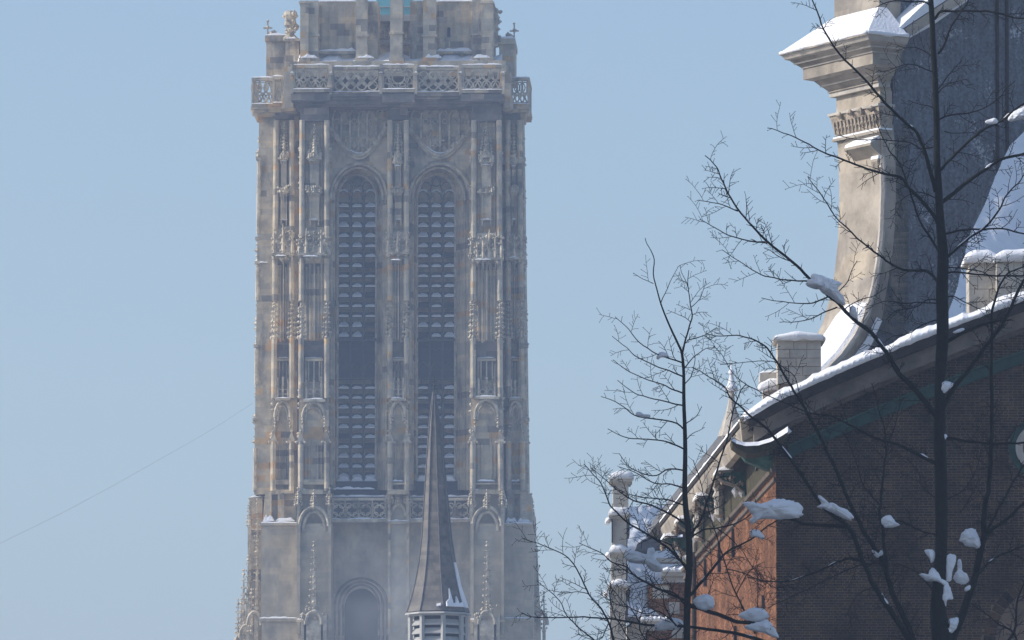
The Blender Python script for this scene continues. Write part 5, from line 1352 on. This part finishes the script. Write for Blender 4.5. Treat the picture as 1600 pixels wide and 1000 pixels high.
TA = [(1451, -120, 3.0), (1452, -40, 3.6), (1454, 0, 4.2), (1457, 60, 4.4), (1461, 120, 4.6), (1464, 200, 5.0), (1466, 260, 5.3), (1468, 310, 6.2), (1471, 360, 7.2), (1474, 410, 9), (1473, 460, 9.6), (1472, 540, 9.6),
      (1468, 610, 8.4), (1469, 690, 9.5), (1471, 780, 10), (1470, 860, 9.5), (1466, 910, 10), (1466, 960, 13), (1472, 1000, 17), (1476, 1060, 19)]
BA = [([(1453, 8), (1445, 3), (1420, 3), (1400, 1), (1380, 6), (1368, 12)], 1.7, .6, 1),
      ([(1460, 30), (1467, 20), (1480, 18), (1520, 17), (1560, 20), (1580, 27), (1602, 29)], 2.2, 1.2, .9),
      ([(1466, 84), (1475, 70), (1486, 42), (1500, 20), (1512, 4), (1514, -14)], 1.9, .9, .8),
      ([(1462, 300), (1453, 265), (1445, 238), (1432, 207), (1412, 190), (1375, 152), (1350, 122), (1312, 85), (1287, 45), (1277, 17), (1268, -3)], 3.6, .9, 1),
      ([(1466, 350), (1450, 325), (1435, 308), (1417, 290), (1407, 277), (1375, 270), (1337, 257), (1305, 245), (1285, 237), (1257, 222), (1232, 210), (1200, 200)], 3.2, .6, 1),
      ([(1470, 450), (1450, 425), (1412, 422), (1375, 400), (1340, 372), (1305, 337), (1282, 302), (1262, 277)], 2.6, .6, 1),
      ([(1468, 395), (1450, 365), (1435, 340), (1420, 295), (1405, 255), (1390, 235), (1378, 212), (1370, 190)], 2.2, .6, 1.1),
      ([(1470, 318), (1490, 302), (1520, 278), (1544, 262), (1564, 249), (1586, 244), (1604, 238)], 3.4, 2.0, .8),
      ([(1469, 266), (1480, 254), (1500, 234), (1520, 215), (1540, 201), (1566, 188), (1584, 172), (1604, 160)], 2.5, 1.5, .9),
      ([(1466, 188), (1484, 180), (1512, 177), (1540, 168), (1560, 154), (1574, 138), (1586, 126)], 1.5, .5, 1.1),
      ([(1475, 366), (1490, 363), (1504, 359), (1536, 358), (1564, 357), (1584, 362), (1604, 366)], 1.8, 1.1, 1),
      ([(1478, 404), (1508, 377), (1540, 354), (1560, 328), (1574, 304), (1590, 286), (1602, 270)], 2.2, .8, 1.1),
      ([(1480, 428), (1496, 425), (1528, 429), (1560, 431), (1604, 431)], 1.6, 1.1, 1),
      ([(1481, 418), (1510, 420), (1536, 426), (1562, 440)], 1.2, .5, 1),
      ([(1478, 535), (1500, 522), (1524, 512), (1550, 503), (1580, 500)], 3.2, 1.2, .7),
      ([(1473, 640), (1485, 615), (1498, 596), (1520, 570), (1544, 536), (1564, 510), (1580, 480), (1592, 452), (1604, 432)], 4.2, 2.2, .9),
      ([(1466, 655), (1457, 642), (1429, 608), (1404, 583), (1384, 549), (1362, 521), (1334, 499), (1311, 476), (1289, 457), (1264, 434), (1237, 408), (1199, 378), (1176, 354), (1155, 330), (1138, 303), (1125, 272), (1118, 259), (1102, 243)], 4.8, .7, 1),
      ([(1199, 380), (1160, 374), (1130, 364), (1112, 353), (1094, 343)], 1.2, .5, 1.2),
      ([(1262, 440), (1245, 439), (1210, 435), (1182, 425), (1155, 408), (1128, 390)], 1.4, .5, 1.1),
      ([(1153, 330), (1128, 320), (1110, 316), (1091, 313)], 1.0, .5, 1.1),
      ([(1293, 464), (1270, 473), (1250, 475), (1216, 471), (1191, 466)], 1.3, .5, 1),
      ([(1308, 480), (1284, 490), (1257, 501), (1219, 504)], 1.3, .5, 1),
      ([(1320, 484), (1340, 470), (1365, 462), (1384, 450)], 1.0, .5, 1),
      ([(1310, 456), (1324, 440), (1332, 420), (1339, 408)], .9, .5, .8),
      ([(1238, 408), (1222, 404), (1205, 392), (1196, 388)], .9, .5, 1),
      ([(1464, 726), (1442, 714), (1418, 702), (1400, 693), (1372, 686), (1352, 676), (1324, 662), (1300, 650), (1268, 646), (1236, 633)], 3.4, .9, .8),
      ([(1236, 633), (1210, 623), (1184, 610), (1160, 597), (1142, 579), (1131, 559), (1116, 541)], .9, .5, 1),
      ([(1474, 684), (1490, 686), (1512, 690), (1540, 693), (1570, 693), (1604, 691)], 2.5, 1.6, .7),
      ([(1484, 1010), (1490, 992), (1498, 975), (1512, 936), (1524, 900), (1532, 860), (1538, 836), (1537, 810), (1540, 786), (1544, 766), (1547, 724), (1549, 690), (1550, 640), (1549, 580), (1550, 520), (1550, 486), (1558, 458), (1568, 436), (1580, 424), (1602, 416)], 7.5, .9, .9),
      ([(1536, 842), (1552, 826), (1572, 812), (1586, 800), (1604, 782)], 3.2, 2.2, .8),
      ([(1540, 832), (1556, 804), (1560, 796), (1574, 770), (1592, 738), (1604, 722)], 2.2, 1.3, .8),
      ([(1526, 900), (1544, 880), (1566, 866), (1604, 851)], 2.1, 1.3, .8),
      ([(1590, 1004), (1580, 985), (1560, 975), (1545, 962), (1520, 945)], 2.0, .7, .9),
      ([(1570, 1010), (1585, 985), (1588, 960), (1590, 935), (1604, 905)], 2.4, 1.2, .8),
      ([(1432, 1030), (1424, 1004), (1400, 968), (1380, 938), (1366, 916), (1348, 876), (1336, 844), (1324, 822), (1290, 796), (1268, 766), (1240, 724), (1218, 694), (1200, 672), (1184, 658), (1169, 647), (1153, 632), (1140, 619), (1129, 601), (1107, 588), (1083, 573)], 5.2, .6, .9),
      ([(1436, 1040), (1424, 990), (1400, 940), (1390, 912), (1380, 878), (1366, 856), (1350, 832), (1338, 806), (1330, 792), (1312, 748), (1296, 712), (1280, 680), (1268, 658), (1259, 641), (1246, 619), (1228, 590), (1215, 568), (1204, 551), (1191, 538), (1173, 529), (1151, 524), (1125, 525), (1103, 522)], 5.0, .6, .9),
      ([(1388, 905), (1381, 852), (1380, 830), (1374, 800), (1376, 792), (1378, 760), (1383, 720), (1384, 694), (1381, 666), (1374, 644), (1368, 616), (1362, 598)], 3.0, .7, 1),
      ([(1259, 641), (1248, 610), (1241, 588), (1228, 577), (1210, 566), (1184, 564), (1153, 567), (1125, 570)], .8, .5, 1),
      ([(1348, 878), (1324, 873), (1296, 884), (1268, 896), (1232, 908), (1200, 908), (1170, 902)], 2.0, .8, .9),
      ([(1326, 823), (1290, 821), (1256, 818), (1236, 812), (1212, 808), (1190, 806)], 3.0, 2.0, .5),
      ([(1384, 880), (1340, 884), (1300, 902), (1252, 926), (1224, 938), (1200, 950)], 1.4, .6, 1),
      ([(1366, 918), (1340, 930), (1322, 962)], 1.0, .5, .8),
      ([(1376, 790), (1350, 760), (1340, 730), (1330, 700), (1320, 676)], 1.3, .6, 1),
      ([(1384, 700), (1395, 675), (1402, 650), (1408, 625)], 1.0, .5, .9),
      ([(1464, 780), (1440, 760), (1436, 740), (1420, 720), (1400, 708)], 1.0, .5, .9),
      ([(1462, 835), (1440, 830), (1412, 816), (1395, 814), (1380, 812)], 1.6, 1.0, .8),
      ([(1478, 780), (1500, 770), (1520, 745), (1530, 720), (1534, 700)], 1.1, .5, .9),
      ([(1500, 800), (1520, 770), (1530, 745)], 1.0, .5, .9),
      ([(1456, 920), (1440, 900), (1420, 888), (1400, 880)], 1.4, .8, .8),
      ([(1476, 205), (1490, 208), (1520, 206), (1545, 205)], .8, .4, .9),
      ([(1460, 90), (1440, 78), (1420, 74), (1400, 80)], 1.0, .5, 1.2),
      ([(1462, 115), (1440, 105), (1420, 100), (1395, 108), (1375, 112)], 1.1, .5, 1.1),
      ([(1466, 140), (1476, 125), (1490, 108), (1502, 95)], 1.0, .5, 1.1),
      ([(1466, 146), (1480, 132), (1500, 126), (1512, 124)], .9, .5, 1),
      ([(1462, 172), (1450, 165), (1435, 162), (1420, 158)], .9, .5, 1),
      ([(1464, 228), (1440, 232), (1420, 222), (1400, 220), (1372, 218), (1340, 218), (1312, 212)], 1.4, .6, .9),
      ([(1463, 310), (1440, 300), (1420, 305), (1400, 318)], 1.0, .5, 1.1),
      ([(1470, 470), (1450, 468), (1430, 480), (1400, 486), (1385, 500)], 1.3, .6, 1),
      ([(1464, 500), (1440, 508), (1420, 520), (1395, 526)], 1.2, .5, 1),
      ([(1466, 475), (1440, 472), (1415, 474), (1385, 470), (1360, 478)], 1.2, .5, 1),
      ([(1478, 465), (1490, 463), (1510, 473), (1530, 482), (1550, 486)], 1.2, .5, 1)]
make_tree('bare_tree', 'tall bare tree with thick dark trunk before the shaded brick wall', 120.0, TA, BA, 3, 1.0)

TBt = [(1009, 372, .55), (1011, 380, .6), (1017, 391, .7), (1022, 406, .8), (1020, 428, .9), (1025, 450, 1.0), (1033, 479, 1.2), (1046, 511, 1.5), (1060, 540, 1.8), (1065, 553, 2.1), (1068, 585, 2.4), (1069, 640, 2.9), (1071, 700, 3.4), (1070, 756, 4.0),
       (1072, 800, 4.6), (1075, 830, 5.0), (1077, 880, 5.4), (1074, 930, 5.4), (1073, 1000, 5.6), (1074, 1060, 6)]
BB = [([(1066, 553), (1074, 521), (1081, 498), (1079, 473), (1075, 450), (1076, 423)], 1.6, .5, 1.1),
      ([(1076, 450), (1070, 437), (1062, 415)], .7, .4, .8), ([(1080, 480), (1095, 465), (1102, 440)], .7, .4, .9),
      ([(1032, 476), (1042, 450), (1060, 416)], .8, .4, .7), ([(1021, 443), (1005, 436), (990, 428)], .6, .4, .9),
      ([(1067, 567), (1045, 560), (1026, 553), (998, 534), (982, 514), (961, 495)], 1.3, .5, 1),
      ([(1068, 589), (1050, 581), (1030, 574), (998, 559), (978, 543), (958, 526)], 1.3, .5, .9),
      ([(1068, 615), (1050, 608), (1036, 601), (1004, 590), (978, 578), (958, 562)], 1.3, .5, .9),
      ([(1069, 634), (1050, 630), (1030, 625), (998, 617), (982, 607), (966, 594)], 1.3, .5, .9),
      ([(1070, 672), (1052, 660), (1017, 654), (991, 649), (975, 636), (956, 626), (940, 620)], 1.4, .5, .9),
      ([(1070, 702), (1050, 694), (1036, 689), (1004, 686), (978, 684), (966, 678), (950, 670)], 1.4, .5, 1),
      ([(1069, 576), (1084, 559), (1100, 546), (1116, 543)], 1.0, .4, 1), ([(1070, 600), (1081, 585), (1086, 560), (1082, 540)], .9, .4, 1),
      ([(1074, 532), (1094, 526), (1106, 521), (1119, 512)], 1.0, .4, 1), ([(1072, 662), (1088, 650), (1096, 636)], .9, .4, 1),
      ([(1071, 690), (1082, 678), (1100, 668)], .8, .4, 1), ([(1068, 735), (1044, 733), (1026, 743), (1000, 738), (984, 730), (968, 709)], 1.3, .5, 1.1),
      ([(1070, 764), (1048, 756), (1022, 755), (1000, 742), (985, 735), (968, 730)], 1.3, .5, 1.1),
      ([(1072, 790), (1044, 781), (1020, 778), (1000, 776), (980, 772), (960, 760)], 1.3, .5, 1.1),
      ([(1076, 890), (1050, 862), (1020, 840), (1000, 828), (980, 816), (958, 794), (948, 778), (940, 756), (924, 738), (913, 725)], 2.2, .6, 1.1),
      ([(1074, 822), (1050, 805), (1020, 790), (990, 782), (968, 768), (956, 758), (940, 744), (923, 730)], 1.8, .5, 1.1),
      ([(1075, 940), (1040, 925), (1010, 910), (992, 900), (980, 886), (956, 878), (938, 864), (920, 855), (906, 849)], 2.0, .5, 1.2),
      ([(1200, 1004), (1160, 992), (1120, 985), (1070, 979), (1020, 977), (980, 971), (944, 966), (900, 964), (840, 965), (815, 958)], 3.2, .6, .8),
      ([(966, 1030), (958, 994), (948, 966), (936, 946), (920, 928), (906, 898), (894, 878), (880, 866), (850, 853), (820, 842)], 1.9, .6, .8),
      ([(935, 1010), (926, 998), (904, 980), (886, 962), (874, 938), (856, 922), (839, 908)], 1.3, .5, .8),
      ([(920, 928), (905, 925), (880, 926), (858, 922)], .8, .4, .8), ([(950, 975), (935, 1000), (900, 990)], .9, .5, .8),
      ([(1078, 930), (1094, 912), (1112, 890), (1136, 862), (1152, 854), (1174, 842), (1200, 822), (1222, 808)], 2.8, .9, .9),
      ([(1077, 850), (1082, 838), (1100, 828), (1120, 825), (1152, 817), (1172, 804), (1190, 790)], 1.7, .7, .9),
      ([(1077, 840), (1096, 810), (1106, 780), (1124, 724), (1138, 680), (1146, 640), (1156, 614), (1166, 600)], 2.1, .7, .9),
      ([(1076, 945), (1098, 952), (1128, 962), (1152, 972), (1180, 974), (1210, 982)], 3.8, 2.6, .8),
      ([(1180, 990), (1166, 960), (1148, 924), (1138, 896), (1124, 852), (1108, 800), (1096, 760), (1084, 720)], 1.6, .6, 1),
      ([(1076, 952), (1052, 926), (1026, 920), (1000, 904), (975, 890), (960, 880)], 1.7, .6, 1.2), ([(1076, 895), (1058, 868), (1048, 852), (1020, 840), (1000, 829)], 1.6, .6, 1.2),
      ([(1120, 825), (1140, 840), (1160, 862), (1190, 905), (1215, 920)], .9, .5, 1), ([(1134, 890), (1160, 895), (1190, 908), (1212, 908)], 1.0, .6, 1.1),
      ([(1150, 930), (1165, 900), (1182, 890), (1184, 930), (1182, 1000)], .9, .6, 1.1), ([(1100, 952), (1110, 920), (1116, 900)], .8, .4, 1.2),
      ([(1060, 980), (1030, 955), (1010, 960), (985, 950), (960, 925), (945, 908)], 1.3, .5, 1.4), ([(1070, 975), (1040, 1000), (1010, 990)], 1.2, .6, 1.3),
      ([(1056, 978), (1040, 950), (1035, 925), (1020, 900)], 1.1, .5, 1.4), ([(1000, 975), (985, 950), (965, 945), (940, 930)], 1.1, .5, 1.4),
      ([(990, 1010), (975, 985), (960, 960), (952, 930), (955, 910)], 1.2, .5, 1.4), ([(1020, 1010), (1000, 985), (1005, 950), (1024, 930)], 1.2, .5, 1.4)]
make_tree('bare_tree', 'slender young bare tree standing left of the orange brick wall', 124.0, TBt, BB, 8, 1.15)

# ================================================================== SNOW CLUMPS CAUGHT IN THE BRANCHES
def depth_at(px, py):
    best = (1e9, 122.0)
    for br in BRANCHES:
        for x, y, Y in br:
            d = (x - px) ** 2 + (y - py) ** 2
            if d < best[0]: best = (d, Y)
    return best[1]
def clump(label, ox, oy, sc, pts, seed):
    """snow lump: its outline given roundness and depth, surface roughened"""
    pts = [(ox + x / sc, oy + y / sc) for x, y in pts]
    cx = sum(p[0] for p in pts) / len(pts); cy = sum(p[1] for p in pts) / len(pts)
    hh = max(p[1] for p in pts) - min(p[1] for p in pts); ww = max(p[0] for p in pts) - min(p[0] for p in pts)
    Y = depth_at(cx, cy + hh * .3); q = Y / F; n0 = len(pts); line = []
    for i in range(n0):
        p0, p1, p2, p3 = [Vector((*pts[(i + k) % n0], 0)) for k in (-1, 0, 1, 2)]
        for t in (0, .2, .4, .6, .8):
            line.append(.5 * ((2 * p1) + (p2 - p0) * t + (2 * p0 - 5 * p1 + 4 * p2 - p3) * t * t + (3 * p1 - p0 - 3 * p2 + p3) * t ** 3))
    n1 = len(line); c = Vector((cx, cy, 0)); H = min(ww, hh) * .55 * q
    org = P(cx, cy, Y)
    rings = [1.0, .985, .96, .92, .86, .78, .67, .53, .36, .18]; m = MB()
    for side in (-1, 1):
        base = len(m.v)
        for s_ in rings:
            for p in line:
                nz = noise.noise(Vector((p.x * .22, p.y * .22, seed * 3.3))) * .07 + noise.noise(Vector((p.x * .7, p.y * .7, seed))) * .07 + noise.noise(Vector((p.x * 1.7, p.y * 1.7, seed))) * .03
                e_ = Vector(((p.x - c.x) / ww, (p.y - c.y) / hh, 0)); e_.normalize(); e_ = Vector((e_.x * ww * .42, e_.y * hh * .42, 0))
                v = c + (p - c) * (s_ * s_ * (1 + nz)) + e_ * (s_ * (1 - s_)); dep = H * math.sqrt(max(0, 1 - s_ * s_))
                dep *= 1 + .4 * noise.noise(Vector((v.x * .1, v.y * .1, seed * 5.1))) + .22 * noise.noise(Vector((v.x * .3, v.y * .3, seed + 20)))
                m.v.append(tuple(P(v.x, v.y, Y) + Vector((0, side * dep, 0)) - org))
        m.v.append((0, side * H, 0)); last = len(m.v) - 1
        for r in range(len(rings) - 1):
            for i in range(n1):
                a_, b_ = base + r * n1 + i, base + r * n1 + (i + 1) % n1
                m.f.append((a_, b_, b_ + n1, a_ + n1) if side < 0 else (b_, a_, a_ + n1, b_ + n1))
        r = (len(rings) - 1) * n1 + base
        for i in range(n1): m.f.append((r + i, r + (i + 1) % n1, last) if side < 0 else (r + (i + 1) % n1, r + i, last))
    o = m.build('snow_clump', 'snow', None, True); o.location = org
    return tag(o, label, 'snow clump', 'snow clumps caught in the branches')
CL = [('large slanted snow slab on the branch before the pale volute', 1200, 400, 5, [(300, 195), (335, 175), (345, 140), (390, 145), (450, 165), (520, 190), (572, 215), (550, 250), (555, 280), (590, 320), (605, 370), (580, 385), (530, 350), (480, 310), (430, 275), (380, 235), (330, 245), (300, 225)]),
      ('small snow lump on the branch at the volute foot', 1200, 400, 5, [(640, 400), (670, 390), (690, 420), (700, 480), (680, 490), (650, 470), (635, 440)]),
      ('little arched snow lump high in the slender tree', 920, 500, 4.544, [(480, 265), (495, 235), (520, 225), (555, 235), (568, 255), (545, 266), (515, 264), (490, 282)]),
      ('thin snow strip on a low left branch of the slender tree', 920, 500, 4.544, [(333, 680), (340, 655), (365, 652), (390, 668), (435, 672), (435, 692), (400, 695), (360, 688)]),
      ('biggest long snow pillow lying across the corner of the brick wall', 920, 700, 3.333, [(805, 285), (850, 280), (900, 290), (960, 265), (1010, 265), (1070, 275), (1110, 300), (1112, 345), (1080, 365), (980, 372), (900, 370), (850, 395), (835, 380), (850, 350), (820, 315)]),
      ('ragged snow slab on the branch before the dark brick wall', 1200, 600, 5, [(385, 880), (405, 870), (430, 900), (465, 935), (500, 930), (530, 960), (600, 975), (640, 1000), (665, 1040), (650, 1065), (600, 1055), (530, 1020), (480, 1000), (430, 975), (380, 960), (410, 935)]),
      ('white snow lump below the ragged slab against dark bricks', 1200, 800, 5, [(885, 70), (900, 40), (950, 22), (985, 60), (1000, 80), (1030, 100), (1000, 115), (940, 125), (900, 110)]),
      ('small bluish snow bit below the long snow pillow', 920, 700, 3.333, [(840, 440), (850, 425), (890, 430), (915, 465), (905, 478), (870, 462), (845, 465)]),
      ('round snow ball in the fork right of the thick trunk', 1400, 800, 5, [(495, 220), (515, 160), (560, 130), (620, 135), (640, 180), (662, 240), (650, 285), (600, 275), (550, 265), (520, 240)]),
      ('snow wedge in the thick trunk fork over the green board', 1400, 600, 5, [(340, 70), (345, 20), (350, -10), (380, -25), (420, -20), (450, 0), (420, 40), (385, 70), (360, 80)]),
      ('snow puff on the trunk above the middle right branch', 1400, 600, 5, [(340, 405), (355, 388), (380, 385), (400, 405), (395, 430), (370, 440), (345, 430)]),
      ('pointed snow patch left of the low trunk fork', 1400, 800, 5, [(180, 490), (205, 480), (250, 490), (262, 455), (288, 435), (330, 470), (375, 525), (400, 550), (385, 585), (300, 545), (240, 540), (205, 510)]),
      ('upright snow lump leaning on the left of the low trunk', 1400, 800, 5, [(222, 310), (240, 290), (285, 295), (305, 320), (303, 370), (275, 400), (262, 360)]),
      ('snow packed between the trunk and its right stem', 1400, 800, 5, [(395, 335), (450, 330), (470, 350), (462, 410), (440, 470), (430, 540), (395, 535), (388, 450), (390, 390)]),
      ('snow lump on the right stem below the packed snow', 1400, 800, 5, [(480, 380), (505, 370), (515, 430), (510, 470), (550, 480), (572, 530), (560, 550), (510, 570), (450, 530), (460, 480), (480, 450)]),
      ('snow streak running down the low trunk fork', 1400, 800, 5, [(370, 560), (400, 545), (430, 610), (445, 680), (400, 690), (390, 740), (350, 735), (345, 680), (360, 630)]),
      ('tiny bright snow bit on the right stem by the fork', 1400, 800, 5, [(540, 590), (580, 570), (590, 600), (570, 625), (535, 615)]),
      ('snow knob on the broken stub at the trunk foot', 1400, 800, 5, [(290, 800), (330, 765), (370, 765), (385, 800), (380, 840), (340, 860), (305, 840)]),
      ('snow patch between stub and right stem at the bottom', 1400, 800, 5, [(340, 960), (400, 920), (420, 900), (415, 840), (460, 825), (490, 825), (485, 880), (450, 940), (400, 970), (350, 975)]),
      ('domed snow ball beside the drainpipe on orange bricks', 920, 700, 3.333, [(545, 795), (570, 770), (610, 760), (645, 775), (655, 810), (640, 840), (590, 845), (555, 830)]),
      ('wide snow mound on the branch at the orange wall bottom', 920, 700, 3.333, [(780, 870), (830, 840), (870, 830), (920, 845), (935, 885), (880, 905), (820, 895)]),
      ('lower snow mass hanging under the wide mound', 920, 700, 3.333, [(800, 930), (850, 915), (880, 905), (930, 895), (965, 935), (990, 985), (960, 985), (900, 960), (840, 950)]),
      ('star shaped snow clump before the chapel roof', 920, 700, 3.333, [(190, 545), (240, 535), (300, 555), (310, 520), (345, 530), (335, 570), (370, 600), (385, 640), (340, 645), (310, 625), (290, 600), (240, 600), (195, 585)]),
      ('flat snow clump on the lowest branch before the chapel', 920, 700, 3.333, [(340, 925), (370, 905), (420, 885), (470, 890), (495, 915), (480, 940), (400, 950), (350, 950)]),
      ('tiny snow tuft in the fork before the dark wall', 1200, 800, 5, [(810, 300), (835, 305), (850, 345), (870, 340), (880, 300), (900, 300), (900, 330), (880, 352), (850, 358), (830, 335)]),
      ('snow heap on the branch at the upper right edge', 1400, 0, 5, [(875, 930), (900, 890), (950, 850), (1000, 825), (1060, 830), (1060, 950), (1000, 930), (940, 940), (890, 950)]),
      ('small snow cap on the upper right branch', 1400, 0, 5, [(695, 950), (720, 935), (770, 922), (800, 945), (805, 970), (760, 972), (710, 968)]),
      ('thin snow cap on the branch below the roof snow', 1400, 400, 5, [(445, 595), (480, 575), (520, 562), (535, 572), (520, 590), (460, 605)])]
for i, (lab, ox, oy, sc, pts) in enumerate(CL): clump(lab, ox, oy, sc, pts, i + 1)

# ================================================================== CHIMNEY SMOKE DRIFTING BEFORE THE TOWER FOOT
sm = MB(); sc_ = P(612, 945, 520); SR = (7.5, 5.0, 6.0)
import bmesh
bm = bmesh.new(); bmesh.ops.create_icosphere(bm, subdivisions=3, radius=1.0)
sm.v = [(v.co.x * SR[0] * (1 + .2 * noise.noise(v.co * 2)), v.co.y * SR[1], v.co.z * SR[2] * (1 + .2 * noise.noise(v.co * 2 + Vector((5, 0, 0))))) for v in bm.verts]
sm.f = [tuple(v.index for v in f.verts) for f in bm.faces]; bm.free()
so_ = sm.build('smoke', 'snow', None, kind='stuff'); so_.location = sc_; so_['label'] = 'faint pale smoke drifting before the foot of the tower'
smm = bpy.data.materials.new('smoke_air'); smm.use_nodes = True; t = smm.node_tree
for n_ in list(t.nodes): t.nodes.remove(n_)
ou = t.nodes.new('ShaderNodeOutputMaterial'); pv = t.nodes.new('ShaderNodeVolumePrincipled'); tc = t.nodes.new('ShaderNodeTexCoord')
ns = t.nodes.new('ShaderNodeTexNoise'); ns.inputs['Scale'].default_value = .28; ns.inputs['Detail'].default_value = 3; t.links.new(tc.outputs['Object'], ns.inputs['Vector'])
ln = t.nodes.new('ShaderNodeVectorMath'); ln.operation = 'DIVIDE'; ln.inputs[1].default_value = SR; t.links.new(tc.outputs['Object'], ln.inputs[0])
le = t.nodes.new('ShaderNodeVectorMath'); le.operation = 'LENGTH'; t.links.new(ln.outputs[0], le.inputs[0])
fa = t.nodes.new('ShaderNodeMapRange'); fa.inputs[1].default_value = 1.0; fa.inputs[2].default_value = .15; t.links.new(le.outputs['Value'], fa.inputs[0])
mr = t.nodes.new('ShaderNodeMapRange'); mr.inputs[1].default_value = .38; mr.inputs[2].default_value = .68; mr.inputs[3].default_value = 0; mr.inputs[4].default_value = .075; t.links.new(ns.outputs[0], mr.inputs[0])
mu_ = t.nodes.new('ShaderNodeMath'); mu_.operation = 'MULTIPLY'; t.links.new(fa.outputs[0], mu_.inputs[0]); t.links.new(mr.outputs[0], mu_.inputs[1])
t.links.new(mu_.outputs[0], pv.inputs['Density']); pv.inputs['Color'].default_value = (.85, .88, .92, 1); t.links.new(pv.outputs[0], ou.inputs['Volume'])
so_.data.materials[0] = smm

# ================================================================== HAZE
hz = MB(); hz.box(-1560, 1560, -340, 2760, -1.0, 112.0)
ho = hz.build('haze', 'snow'); ho['kind'] = 'stuff'
hm = bpy.data.materials.new('haze_air'); hm.use_nodes = True; ht = hm.node_tree
for n_ in list(ht.nodes): ht.nodes.remove(n_)
ou = ht.nodes.new('ShaderNodeOutputMaterial'); pv = ht.nodes.new('ShaderNodeVolumePrincipled')
pv.inputs['Color'].default_value = (.54, .71, 1.0, 1); pv.inputs['Density'].default_value = .00046; pv.inputs['Anisotropy'].default_value = .0
ht.links.new(pv.outputs[0], ou.inputs['Volume'])
ho.data.materials[0] = hm
